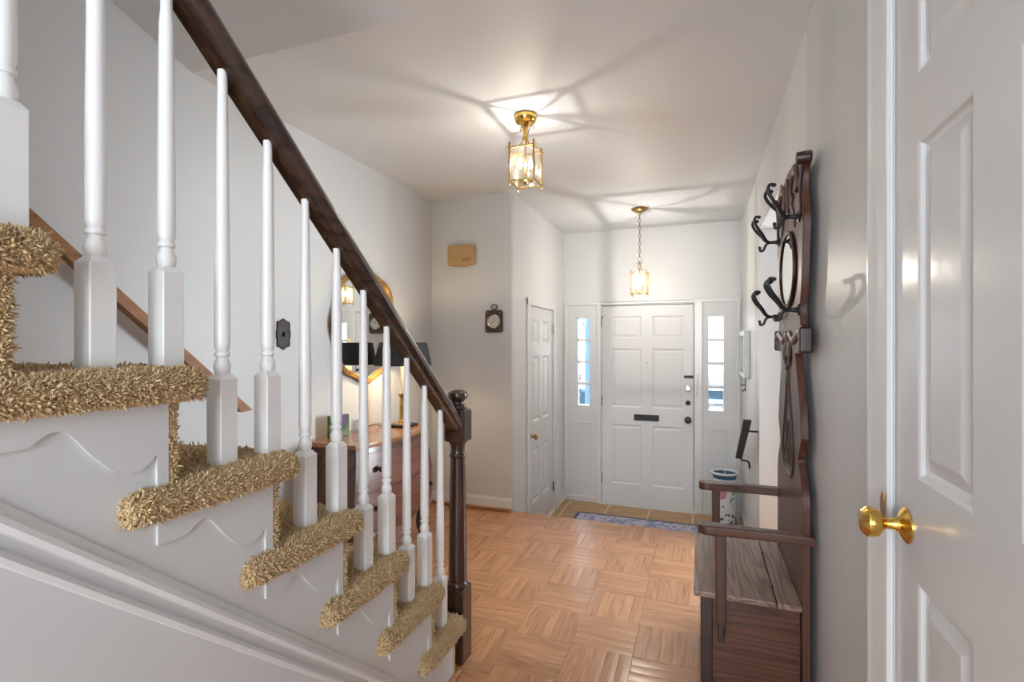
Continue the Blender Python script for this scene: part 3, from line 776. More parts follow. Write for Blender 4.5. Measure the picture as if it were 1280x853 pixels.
# mouldings that run down the string
path = [(XS, yl, zl(yl)), (XS, 0.407 + 1.055 / 0.864, 0.0)]
sec = [(-0.001, -0.022), (0.008, -0.020), (0.013, -0.012), (0.012, -0.004), (0.006, 0.002), (0.004, 0.010), (-0.001, 0.012)]
mm = MB(); mm.sweep(sec, path, (1, 0, 0)); obj('string_moulding', mm, M['stairpaint'], stair)
sec2 = [(-0.001, -0.012), (0.007, -0.010), (0.010, -0.002), (0.006, 0.005), (-0.001, 0.008)]
path2 = [(XS, yl, zl(yl) - 0.058), (XS, 0.407 + (1.055 - 0.058) / 0.864, 0.0)]
mm = MB(); mm.sweep(sec2, path2, (1, 0, 0)); obj('string_moulding', mm, M['stairpaint'], stair)
us = MB(); us.prism([(yl - 0.8, 0.0), (yl - 0.8, 2.439), (yl, 2.439), (yl, zl(yl) - 0.05), (0.407 + (1.055 - 0.05) / 0.864, 0.0)], 'x', XS - 0.03, XS - 0.006)
obj('under_stair_panel', us, M['stairpaint'], stair)
# scroll brackets on the string, below each tread end
bc_pts = [(-0.273, -0.104), (-0.222, -0.104), (-0.205, -0.092), (-0.187, -0.086), (-0.168, -0.096), (-0.141, -0.13), (-0.106, -0.164), (-0.075, -0.171), (-0.056, -0.164), (-0.040, -0.150)]
bcs = spline(bc_pts, 4)
def bracket(k):
    y0_, z0_ = yris(k), ztop(k)
    pts = [(y0_ + a_, z0_ + b_) for a_, b_ in bcs]
    pts += [(y0_ - 0.038, z0_ - RISE - 0.03), (y0_ - 0.0195, z0_ - RISE - 0.03), (y0_ - 0.0195, z0_ - 0.058), (y0_ - 0.273, z0_ - 0.058)]
    m_ = MB(); m_.prism(pts, 'x', XS - 0.002, XS + 0.006, 0.0); return m_
for k in range(2, NT): obj('stair_bracket', bracket(k), M['stairpaint'], stair)
# carpeted treads: rounded body and pile
def pile_mesh(bm, name, dens, length, rad, xfade=None, seed=1):
    bmesh.ops.triangulate(bm, faces=bm.faces[:])
    tri = np.array([[v.co[:] for v in f.verts] for f in bm.faces]); nrm = np.array([f.normal[:] for f in bm.faces])
    ar = np.linalg.norm(np.cross(tri[:, 1] - tri[:, 0], tri[:, 2] - tri[:, 0]), axis=1) / 2
    rng = np.random.default_rng(seed)
    n = int(ar.sum() * dens)
    idx = rng.choice(len(ar), n, p=ar / ar.sum())
    u = rng.random((n, 2)); s_ = np.sqrt(u[:, :1]); t_ = u[:, 1:]
    p = tri[idx, 0] * (1 - s_) + tri[idx, 1] * s_ * (1 - t_) + tri[idx, 2] * s_ * t_
    nn = nrm[idx]
    if xfade is not None:
        keep = xfade(p, nn, rng); p = p[keep]; nn = nn[keep]; n = len(p)
    d = nn + rng.normal(0, 0.3, (n, 3)); d /= np.linalg.norm(d, axis=1, keepdims=True)
    side = np.cross(d, rng.normal(0, 1, (n, 3))); side /= np.linalg.norm(side, axis=1, keepdims=True)
    up_ = np.cross(d, side)
    L_ = length * rng.uniform(0.7, 1.25, (n, 1)); bend = rng.normal(0, 0.8, (n, 3)) * L_
    R_ = rad * rng.uniform(0.8, 1.25, (n, 1))
    V = np.zeros((n, 9, 3))
    for q in range(3):
        a_ = 2 * PI * q / 3
        off = side * math.cos(a_) + up_ * math.sin(a_)
        V[:, q] = p - nn * 0.002 + off * R_
        V[:, 3 + q] = p + d * L_ * 0.6 + bend * 0.3 + off * R_ * 1.1
        V[:, 6 + q] = p + d * L_ + bend * 0.7 + off * R_ * 0.7
    F = []
    base = np.arange(n) * 9
    quads = [(0, 1, 4, 3), (1, 2, 5, 4), (2, 0, 3, 5), (3, 4, 7, 6), (4, 5, 8, 7), (5, 3, 6, 8)]; tris = [(6, 7, 8)]
    T = []
    for a_, b_, c_, e_ in quads: T += [(a_, b_, c_), (a_, c_, e_)]
    T += tris
    T = np.array(T)
    faces = (base[:, None, None] + T[None]).reshape(-1, 3)
    me = bpy.data.meshes.new(name)
    me.vertices.add(n * 9); me.vertices.foreach_set('co', V.reshape(-1))
    me.loops.add(len(faces) * 3); me.loops.foreach_set('vertex_index', faces.reshape(-1).astype(np.int32))
    me.polygons.add(len(faces)); me.polygons.foreach_set('loop_start', np.arange(len(faces), dtype=np.int32) * 3)
    me.polygons.foreach_set('use_smooth', np.ones(len(faces), bool))
    me.update(calc_edges=True)
    at = me.attributes.new('rnd', 'FLOAT', 'POINT')
    at.data.foreach_set('value', np.repeat(np.clip(rng.normal(0.5, 0.22, n), 0, 1), 9).astype(np.float32))
    me.materials.append(M['carpet'])
    return me
def rbox(bm, x0, x1, y0, y1, z0, z1, b, n=4):
    r = bmesh.ops.create_cube(bm, size=1)
    for v in r['verts']: v.co = Vector(((x0 + x1) / 2 + v.co.x * (x1 - x0), (y0 + y1) / 2 + v.co.y * (y1 - y0), (z0 + z1) / 2 + v.co.z * (z1 - z0)))
    es = list({e for v in r['verts'] for e in v.link_edges})
    bmesh.ops.bevel(bm, geom=es, offset=b, segments=n, profile=0.5, affect='EDGES')
PB = 0.006
XO = -0.851
for k in range(1, NT + 1):
    yn, zt = ynose(k), ztop(k)
    bm = bmesh.new()
    rbox(bm, XL + 0.004, XO - PB, yn - PB - 0.285, yn - PB, zt - 0.064, zt - PB, 0.0275)
    rbox(bm, XO - PB - 0.060, XO - PB, 1.868 - RUN * (k - 1) - 0.368, yn - PB - 0.05, zt - 0.0635, zt - PB - 0.0003, 0.0275)
    m_ = MB(); m_.bm(bm)
    tc_ = obj('tread_carpet', m_, M['carpetbase'], stair, origin=(-1.46, yn, zt - 0.064), angle=60)
    if k <= 9:
        def fade(p, nn, rng):
            x = p[:, 0]; keep = (x > (-1.05 if k >= 4 else -0.99)) | (rng.random(len(x)) < 0.10)
            keep &= (nn[:, 2] > -0.8) & (nn[:, 0] > -0.9)
            inside = (p[:, 1] < yris(k + 1) - 0.03) & (x < XS - 0.004) & (nn[:, 2] > 0.2) if k < NT else np.zeros(len(x), bool)
            return keep & ~inside & (p[:, 0] > XL + 0.01)
        near = k >= 5
        pm_ = pile_mesh(bm, 'carpet_pile', 140000 if k <= 7 else 60000, 0.005, 0.0019, fade, seed=k)
        pm_.transform(Matrix.Translation(-WL[tc_]))
        po = bpy.data.objects.new('carpet_pile', pm_); COL.objects.link(po); po.parent = tc_; tag(po, kind='stuff')
    bm.free()
    # carpeted riser below this tread
    yr = yris(k)
    bm = bmesh.new()
    rbox(bm, XL + 0.004, XS + 0.003, yr - 0.019, yr - 0.003, ztop(k - 1) - 0.02 if k > 1 else 0.0, zt - 0.045, 0.006, 2)
    m_ = MB(); m_.bm(bm)
    rc = obj('riser_carpet', m_, M['carpetbase'], stair, origin=(-1.46, yr, ztop(k - 1) if k > 1 else 0), angle=60)
    if 2 <= k <= 9:
        def fade2(p, nn, rng): return (p[:, 0] > -1.05) & (nn[:, 1] > -0.7) & (p[:, 2] < ztop(k) - 0.05) & (p[:, 2] > ztop(k - 1) - 0.004)
        pm_ = pile_mesh(bm, 'carpet_pile', 130000, 0.005, 0.0015, fade2, seed=100 + k)
        pm_.transform(Matrix.Translation(-WL[rc]))
        po = bpy.data.objects.new('carpet_pile', pm_); COL.objects.link(po); po.parent = rc; tag(po, kind='stuff')
    bm.free()
sh = MB(); sh.cbox(XS - 0.001, XS + 0.02, 1.25, 1.79, 0.001, 0.022, 0.008); struct('trim_8', sh, M['oakshoe'])

# balustrade: newel, handrail, turned balusters
XB = -0.922
NX, NY = -0.928, 1.882
rail = thing('stair_railing', (NX, NY, 0), 'dark wood stair handrail with turned white balusters and a dark newel post', 'railing')
nm = MB()
def octo(mb, c, a, ch, z0, z1):
    pts = [(c[0] + sx * (a - (0 if q else ch)), c[1] + sy * (a - (ch if q else 0))) for sx, sy, qs in ((1, 1, (1, 0)), (-1, 1, (0, 1)), (-1, -1, (1, 0)), (1, -1, (0, 1))) for q in qs]
    mb.prism(pts, 'z', z0, z1, 0.004, 1)
octo(nm, (NX, NY), 0.043, 0.004, 0.0, 0.296)
nm.lathe([(0.040, 0.29), (0.043, 0.298), (0.044, 0.306), (0.041, 0.313), (0.037, 0.318), (0.037, 0.335), (0.0375, 0.36), (0.036, 0.5), (0.033, 0.66), (0.030, 0.78), (0.0295, 0.818), (0.034, 0.822), (0.036, 0.828), (0.034, 0.834), (0.030, 0.838), (0.0285, 0.85), (0.030, 0.868), (0.036, 0.879), (0.041, 0.886)], (NX, NY, 0), 28)
newel = obj('newel_post', nm, M['newelwood'], rail); tag(newel, 'dark turned newel post with a mushroom cap')
nm = MB(); octo(nm, (NX, NY), 0.046, 0.013, 0.886, 1.014); obj('newel_block', nm, M['newelwood'], newel)
nm = MB(); nm.lathe([(0.034, 1.012), (0.037, 1.02), (0.036, 1.03), (0.026, 1.036), (0.024, 1.044), (0.03, 1.052), (0.040, 1.060), (0.0425, 1.070), (0.039, 1.081), (0.028, 1.089), (0.012, 1.093), (0.0, 1.0935)], (NX, NY, 0), 28); obj('newel_cap', nm, M['newelwood'], newel)
zrb = lambda y: 1.825 - 0.864 * (y - 0.796)
ang = math.atan(0.864)
rs = [(-0.020, 0.0), (-0.022, 0.010), (-0.030, 0.018), (-0.033, 0.028), (-0.032, 0.040), (-0.026, 0.051), (-0.014, 0.058), (0.0, 0.060), (0.014, 0.058), (0.026, 0.051), (0.032, 0.040), (0.033, 0.028), (0.030, 0.018), (0.022, 0.010), (0.020, 0.0)]
ya, yb_ = NY - 0.035, -0.75
hr = MB(); hr.sweep(rs, [(XB, yb_, zrb(yb_)), (XB, ya, zrb(ya))], (1, 0, 0))
ho = obj('handrail', hr, M['railwood'], rail)
def baluster_mesh(hgt):
    m_ = MB()
    a = 0.0205; hb = 0.18
    m_.cbox(-a, a, -a, a, -0.006, hb - 0.006, 0.002, 1)
    # chamfered shoulders
    m_.add([(-a, -a, hb - 0.008), (a, -a, hb - 0.008), (a, a, hb - 0.008), (-a, a, hb - 0.008)] + [(-0.012, -0.012, hb + 0.003), (0.012, -0.012, hb + 0.003), (0.012, 0.012, hb + 0.003), (-0.012, 0.012, hb + 0.003)], [(0, 1, 5, 4), (1, 2, 6, 5), (2, 3, 7, 6), (3, 0, 4, 7), (4, 5, 6, 7)])
    m_.lathe([(0.011, hb), (0.0145, hb + 0.006), (0.0165, hb + 0.015), (0.0155, hb + 0.024), (0.0115, hb + 0.034), (0.0112, hb + 0.038), (0.0145, hb + 0.040), (0.0148, hb + 0.0435), (0.0145, hb + 0.047), (0.0118, hb + 0.049), (0.0125, hb + 0.053), (0.0145, hb + 0.058), (0.0150, hb + 0.07), (0.0146, hb + 0.2), (0.0120, hb + 0.45), (0.0098, hgt - 0.05), (0.0095, hgt)], (0, 0, 0), 16)
    return m_
b_src = {}
for i in range(0, 17):
    y = 1.721 - 0.1174 * i
    k = (i + 1) // 2 + 1
    h = zrb(y) + 0.004 - ztop(k)
    key = i % 2
    m_ = baluster_mesh(h)
    me = m_.mesh('baluster', M['baluster'], (0, 0, 0), 40)
    o = bpy.data.objects.new('baluster', me); COL.objects.link(o); o.modifiers.new('weighted_normals', 'WEIGHTED_NORMAL').keep_sharp = True; o.parent = rail; o.location = Vector((XB, y, ztop(k))) - WL[rail]

# wall handrail on the left wall
zw = lambda y: 1.729 - 0.866 * (y - 0.953)
wr = thing('wall_handrail', (XL + 0.05, 1.2, 0.9), 'plain brown wooden handrail fixed along the left wall above the stairs', 'handrail')
yA, yE = -0.8, 1.83
pts = [(yA, zw(yA)), (yE, zw(yE)), (yE - 0.055, zw(yE) - 0.003), (yA, zw(yA) - 0.05)]
m_ = MB(); m_.prism(pts, 'x', XL + 0.035, XL + 0.075, 0.006, 2); obj('rail', m_, M['wallrail'], wr)
for y in (-0.3, 0.7, 1.55):
    m_ = MB(); m_.tube(spline([(XL + 0.001, y, zw(y) - 0.11), (XL + 0.035, y, zw(y) - 0.10), (XL + 0.055, y, zw(y) - 0.055)], 4), 0.006, 8); m_.lathe([(0.025, 0), (0.025, 0.004), (0.01, 0.008)], (XL, y, zw(y) - 0.11), 14, 'x'); obj('rail_bracket', m_, M['brass_soft'], wr)

# ------------------------------------------------------------------ dresser (bombe chest)
DY0, DY1 = 2.245, 2.985; DYC = (DY0 + DY1) / 2
dr = thing('dresser', (-1.85, DYC, 0), 'reddish brown bow-front dresser standing against the left wall behind the stairs', 'dresser')
XBK = XL + 0.018
def half(z):
    t = min(max((z - 0.06) / 0.66, 0), 1); return 0.36 + 0.05 * math.sin(PI * t) ** 1.2
def frontx(u, z):
    t = min(max((z - 0.08) / 0.64, 0), 1)
    return -1.708 + 0.03 * math.sin(PI * t) + 0.058 * (1 - abs(u) ** 2.4)
ZT = 0.745
bd = MB()
levels = [0.26, 0.34, 0.42, 0.5, 0.58, 0.66, 0.718]
NU = 17
vs, fs = [], []
for z in levels:
    row = [(XBK, DYC - half(z) * 0.96, z)]
    for q in range(NU):
        u = -1 + 2 * q / (NU - 1); zz = z
        if z == levels[0]: zz = 0.235 + 0.05 * abs(u) ** 3 - 0.018 * math.cos(u * PI * 2)
        row.append((frontx(u, zz), DYC + u * half(z), zz))
    row.append((XBK, DYC + half(z) * 0.96, z)); vs += row
n_ = NU + 2
for l in range(len(levels) - 1):
    for q in range(n_ - 1): fs.append((l * n_ + q, l * n_ + q + 1, (l + 1) * n_ + q + 1, (l + 1) * n_ + q))
    fs.append((l * n_ + n_ - 1, l * n_, (l + 1) * n_, (l + 1) * n_ + n_ - 1))
fs.append(tuple(range((len(levels) - 1) * n_, len(levels) * n_))); fs.append(tuple(range(n_))[::-1])
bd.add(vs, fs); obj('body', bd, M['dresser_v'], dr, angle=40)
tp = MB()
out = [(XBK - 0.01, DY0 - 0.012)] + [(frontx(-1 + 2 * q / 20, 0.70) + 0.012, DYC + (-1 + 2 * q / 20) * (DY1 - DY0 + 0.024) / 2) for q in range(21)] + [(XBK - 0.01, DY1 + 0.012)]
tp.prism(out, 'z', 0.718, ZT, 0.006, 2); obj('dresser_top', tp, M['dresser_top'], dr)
def front_patch(u0, u1, z0, z1, off, nu=14, nz=6):
    m_ = MB(); vs, fs = [], []
    for lay in (off, -0.004):
        for j in range(nz + 1):
            for i in range(nu + 1):
                u = u0 + (u1 - u0) * i / nu; z = z0 + (z1 - z0) * j / nz
                vs.append((frontx(u, z) + lay, DYC + u * half(z), z))
    w_ = nu + 1; b2 = w_ * (nz + 1)
    for j in range(nz):
        for i in range(nu): fs.append((j * w_ + i, j * w_ + i + 1, (j + 1) * w_ + i + 1, (j + 1) * w_ + i))
    rim = [i for i in range(w_)] + [j * w_ + nu for j in range(1, nz + 1)] + [nz * w_ + i for i in range(nu - 1, -1, -1)] + [j * w_ for j in range(nz - 1, 0, -1)]
    for q in range(len(rim)):
        a_, c_ = rim[q], rim[(q + 1) % len(rim)]; fs.append((a_, c_, c_ + b2, a_ + b2))
    m_.add(vs, fs); return m_
for z0_, z1_ in ((0.495, 0.688), (0.285, 0.483)):
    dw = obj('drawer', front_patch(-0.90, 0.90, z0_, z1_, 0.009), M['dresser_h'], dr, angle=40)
    for u in (-0.68, 0.62):
        zz = (z0_ + z1_) / 2 + 0.01; fx = frontx(u, zz) + 0.009; yk = DYC + u * half(zz)
        m_ = MB(); m_.lathe([(0.017, 0), (0.017, 0.002), (0.007, 0.004), (0.006, 0.016), (0.013, 0.021), (0.016, 0.027), (0.012, 0.033), (0, 0.035)], (fx, yk, zz), 14, 'x'); obj('knob', m_, M['iron'], dw)
for sy in (-1, 1):
    for fr_ in (1, 0):
        x_ = (-1.725 if fr_ else XBK + 0.03); yy = DYC + sy * 0.355
        p_ = spline([(x_ - 0.005, yy + sy * 0.01, 0.34), (x_ - 0.01, yy + sy * 0.012, 0.22), (x_ - 0.02 * fr_, yy - sy * 0.008, 0.11), (x_ - 0.006 * fr_, yy - sy * 0.006, 0.045), (x_ + 0.018 * fr_, yy + sy * 0.012, 0.0)], 5)
        m_ = MB(); m_.tube(p_, [0.034 - 0.018 * min(1, i / 14) for i in range(len(p_))], 10); obj('leg', m_, M['dresser_v'], dr, angle=60)

# table lamp on the dresser
LX, LY = -1.815, 2.88
tl = thing('table_lamp', (LX, LY, ZT), 'brass candlestick table lamp with a black drum shade on the dresser', 'lamp')
m_ = MB(); m_.cbox(LX - 0.075, LX + 0.075, LY - 0.075, LY + 0.075, ZT + 0.0005, ZT + 0.014, 0.006); obj('base', m_, M['iron'], tl)
m_ = MB(); m_.lathe([(0.055, ZT + 0.013), (0.052, ZT + 0.022), (0.036, ZT + 0.028), (0.034, ZT + 0.036), (0.027, ZT + 0.042), (0.0235, ZT + 0.052), (0.0225, ZT + 0.13), (0.025, ZT + 0.134), (0.025, ZT + 0.139), (0.0225, ZT + 0.143), (0.022, ZT + 0.188), (0.027, ZT + 0.196), (0.033, ZT + 0.203), (0.033, ZT + 0.208), (0.016, ZT + 0.212)], (LX, LY, 0), 20); obj('brass_stem', m_, M['brass_soft'], tl)
m_ = MB(); m_.lathe([(0.0165, ZT + 0.21), (0.016, ZT + 0.40), (0.010, ZT + 0.403)], (LX, LY, 0), 16); obj('candle_tube', m_, M['candle'], tl)
SZ_0, SZ_1, SR0, SR1 = 1.140, 1.288, 0.185, 0.155
m_ = MB(); vs, fs = [], []
prof = [(SR0, SZ_0), (SR1, SZ_1), (SR1 - 0.002, SZ_1), (SR0 - 0.002, SZ_0)]
m_.lathe(prof, (LX, LY, 0), 40); m_.f = [f for f in m_.f if len(f) == 4]
# close the loop between inner and outer at the lower edge
nP = 4
for i in range(40): j = (i + 1) % 40; m_.f.append((i * nP + 3, j * nP + 3, j * nP, i * nP))
shd = obj('lamp_shade', m_, M['shade'], tl)
m_ = MB(); m_.lathe([(SR0 - 0.004, SZ_0 + 0.002), (SR1 - 0.004, SZ_1 - 0.002)], (LX, LY, 0), 40); m_.f = [f for f in m_.f if len(f) == 4]; obj('shade_lining', m_, M['shade_in'], shd)
m_ = MB(); m_.lathe([(0.012, ZT + 0.403), (0.013, ZT + 0.42), (0.024, ZT + 0.45), (0.028, ZT + 0.475), (0.02, ZT + 0.50), (0, ZT + 0.507)], (LX, LY, 0), 16); obj('bulb', m_, M['bulb'], tl)
m_ = MB(); m_.lathe([(0.004, 1.285), (0.004, 1.31), (0.008, 1.318), (0.0, 1.33)], (LX, LY, 0), 10)
for a in (0, 2.09, 4.19): m_.tube([(LX, LY, 1.287), (LX + 0.153 * math.cos(a), LY + 0.153 * math.sin(a), 1.283)], 0.002, 5)
obj('finial', m_, M['brass_soft'], tl)
m_ = MB(); m_.tube(spline([(LX - 0.07, LY - 0.03, ZT + 0.006), (LX - 0.12, LY - 0.09, ZT + 0.008), (LX - 0.10, LY - 0.15, ZT + 0.03), (LX - 0.15, LY - 0.19, ZT + 0.012), (XBK + 0.006, LY - 0.20, ZT + 0.008)], 6), 0.003, 6); obj('power_cord', m_, M['black'], tl)
def point(name, loc, power, col, rad, parent=None):
    d = bpy.data.lights.new(name, 'POINT'); d.energy = power; d.color = col; d.shadow_soft_size = rad
    o = bpy.data.objects.new(name, d); COL.objects.link(o)
    if parent is not None:
        o.parent = parent; o.location = Vector(loc) - WL[parent]
    else: o.location = loc
    return o
point('table_lamp_light', (LX, LY, ZT + 0.47), TABLE_LAMP_W, (1.0, 0.74, 0.45), 0.02, tl)

# small flower photo block and clear glass piece on the dresser
fb = MB()
c_, s_ = math.cos(0.52), math.sin(0.52)
m_ = MB(); m_.cbox(-0.012, 0.012, -0.062, 0.062, 0.0, 0.125, 0.001, 1)
o = obj('photo_block', m_, M['print'], None, origin=(0, 0, 0)); o.location = (-1.955, 2.42, ZT + 0.0006); o.rotation_euler = (0, 0, -0.35)
tag(o, 'small canvas photo block of a purple flower standing on the dresser', 'photo block')
m_ = MB(); m_.cbox(-0.008, 0.008, -0.05, 0.05, 0, 0.075, 0.002)
o = obj('glass_frame', m_, M['clear'], None, origin=(0, 0, 0)); o.location = (-1.95, 2.60, ZT + 0.0006); o.rotation_euler = (0, 0, -0.2)
tag(o, 'small clear glass photo frame on the dresser beside the flower block', 'photo frame')
m_ = MB(); m_.box(-0.0012, 0.0012, -0.03, 0.03, 0.014, 0.06); p_ = obj('inner_card', m_, M['white'], None, origin=(0, 0, 0.0)); p_.parent = o; p_.location = (0, 0, 0)

# ------------------------------------------------------------------ gilt mirror on the left wall
MY, MZ = 2.775, 1.395
def mirror_outline(off, n=120):
    pts = []
    for q in range(n):
        a = 2 * PI * q / n        # 0 = up, growing towards +y
        k_ = 1 + 0.028 * math.cos(8 * a) + 0.03 * math.cos(2 * a) - 0.02 * math.cos(4 * a)
        pts.append((MY + (0.325 * k_ + off) * math.sin(a), MZ + (0.335 * k_ + off) * math.cos(a)))
    return pts
mr = thing('wall_mirror', (XL + 0.01, MY, MZ - 0.38), 'round gilt mirror with a wavy gold frame above the dresser', 'mirror')
m_ = MB(); m_.prism(mirror_outline(-0.004), 'x', XL + 0.008, XL + 0.014); obj('mirror_glass', m_, M['mirror'], mr, angle=10)
fo = mirror_outline(0.0)
m_ = MB(); m_.tube([(XL + 0.014, y, z) for y, z in fo], 0.019, 10, True, flat=(0.75, 1.0)); m_.tube([(XL + 0.024, y, z) for y, z in mirror_outline(0.014)], 0.008, 8, True); obj('mirror_frame', m_, M['gilt'], mr, angle=60)
m_ = MB()
for sg in (-1, 1):
    m_.tube([(XL + 0.022, MY + sg * y, MZ + 0.352 + z) for y, z in spline([(0.0, 0.03), (0.03, 0.022), (0.065, 0.0), (0.085, -0.02), (0.07, -0.028), (0.055, -0.015)], 5)], 0.007, 7)
m_.lathe([(0.0, 0.0), (0.018, 0.003), (0.02, 0.01), (0.008, 0.02), (0, 0.022)], (XL + 0.014, MY, MZ + 0.372), 14, 'x'); obj('crest_ornament', m_, M['gilt'], mr, angle=60)

# ornate switch plate on the left wall
SY, SZC = 2.09, 1.33
ol = []
for a_, b_ in [(0, 0.082), (0.018, 0.074), (0.026, 0.068), (0.044, 0.066), (0.046, 0.045), (0.044, 0.03), (0.05, 0.015), (0.05, 0.0), (0.05, -0.015), (0.044, -0.03), (0.046, -0.045), (0.044, -0.066), (0.026, -0.068), (0.018, -0.074), (0, -0.082)]: ol.append((a_, b_))
ol = ol + [(-a_, b_) for a_, b_ in ol[1:-1][::-1]]
sp = thing('switch_plate', (XL + 0.002, SY, SZC - 0.08), 'ornate dark bronze light switch plate on the left wall between the balusters', 'light switch')
m_ = MB(); m_.prism([(SY + a_ * 0.94, SZC + b_) for a_, b_ in ol], 'x', XL + 0.0005, XL + 0.006, 0.0015); obj('plate', m_, M['bronze'], sp)
m_ = MB(); m_.tube([(XL + 0.006, SY + a_ * 0.88, SZC + b_ * 0.93) for a_, b_ in ol], 0.003, 6, True); tag(obj('plate_border', m_, M['bronze'], sp, angle=60), 'raised scalloped bronze border')
m_ = MB(); m_.cbox(XL + 0.004, XL + 0.02, SY - 0.005, SY + 0.005, SZC - 0.012, SZC + 0.01, 0.002); m_.cbox(XL + 0.005, XL + 0.0075, SY - 0.009, SY + 0.009, SZC - 0.017, SZC + 0.014, 0.001); obj('toggle', m_, M['black'], sp)

# door chime and little wooden barometer on the return wall
dc = thing('door_chime', (-1.762, YC - 0.01, 1.895), 'tan plastic door chime box high on the white wall', 'door chime')
outl = [(-1.877, 1.908), (-1.868, 1.899), (-1.76, 1.888), (-1.656, 1.899), (-1.648, 1.908), (-1.648, 2.045), (-1.656, 2.054), (-1.76, 2.062), (-1.868, 2.054), (-1.877, 2.045)]
m_ = MB(); m_.prism(outl, 'y', YC - 0.045, YC - 0.0005, 0.012, 3); obj('housing', m_, M['tan'], dc)
m_ = MB(); m_.cbox(-1.745, -1.675, YC - 0.0475, YC - 0.044, 1.925, 1.955, 0.001); obj('speaker_grille', m_, M['tan_dark'], dc)
m_ = MB()
for q in range(5): m_.box(-1.741, -1.679, YC - 0.0485, YC - 0.0465, 1.9285 + q * 0.0052, 1.9305 + q * 0.0052)
obj('grille_bars', m_, M['tan'], dc)
bx_, bz_ = -1.4915, 1.453
br = thing('wall_barometer', (bx_, YC - 0.01, bz_ - 0.088), 'small dark wooden plaque with a round dial and ring hanger on the wall', 'barometer')
m_ = MB(); hw_, hh_ = 0.072, 0.086
rr_ = [(bx_ + sx * (hw_ - 0.02) + 0.02 * math.cos(a), bz_ + sz * (hh_ - 0.02) + 0.02 * math.sin(a)) for sx, sz, a0 in ((1, 1, 0), (-1, 1, PI / 2), (-1, -1, PI), (1, -1, 1.5 * PI)) for a in [a0 + PI / 2 * q / 5 for q in range(6)]]
m_.prism(rr_, 'y', YC - 0.02, YC - 0.0005, 0.005, 2); obj('plaque', m_, M['plaque'], br)
m_ = MB(); m_.lathe([(0.052, -0.019), (0.054, -0.026), (0.05, -0.031), (0.045, -0.028)], (bx_, YC, bz_), 28, 'y'); m_.f = [f for f in m_.f if len(f) == 4]; obj('bezel', m_, M['chrome'], br)
m_ = MB(); m_.lathe([(0.047, -0.020), (0.046, -0.0215), (0.0, -0.0215)], (bx_, YC, bz_), 28, 'y'); dl = obj('dial', m_, M['dial'], br)
m_ = MB()
for q in range(12):
    a = 2 * PI * q / 12; m_.box(bx_ + 0.038 * math.sin(a) - 0.0012, bx_ + 0.038 * math.sin(a) + 0.0012, YC - 0.0228, YC - 0.0216, bz_ + 0.038 * math.cos(a) - 0.003, bz_ + 0.038 * math.cos(a) + 0.003)
obj('dial_marks', m_, M['black'], dl)
m_ = MB(); m_.tube([(bx_ - 0.02, YC - 0.0235, bz_ - 0.018), (bx_ + 0.02, YC - 0.0235, bz_ + 0.016)], 0.0014, 5); m_.tube([(bx_ - 0.004, YC - 0.0245, bz_ + 0.022), (bx_ + 0.002, YC - 0.0245, bz_ - 0.006)], 0.0012, 5); obj('needle', m_, M['black'], dl)
m_ = MB(); m_.tube([(bx_ + 0.024 * math.sin(a) * (1 - 0.2 * math.cos(a)), YC - 0.012, bz_ + 0.112 + 0.019 * math.cos(a) - 0.004 * math.cos(2 * a)) for a in [2 * PI * i / 20 for i in range(20)]], 0.004, 7, True); m_.lathe([(0.006, 0.084), (0.005, 0.095), (0.0, 0.097)], (bx_, YC - 0.012, bz_), 8); obj('hanging_ring', m_, M['plaque'], br)
for sx in (-1, 1):
    for sz in (-1, 1):
        m_ = MB(); m_.lathe([(0.0045, -0.02), (0.004, -0.0225), (0, -0.0235)], (bx_ + sx * 0.055, YC, bz_ + sz * 0.068), 8, 'y'); obj('screw', m_, M['brass_soft'], br)

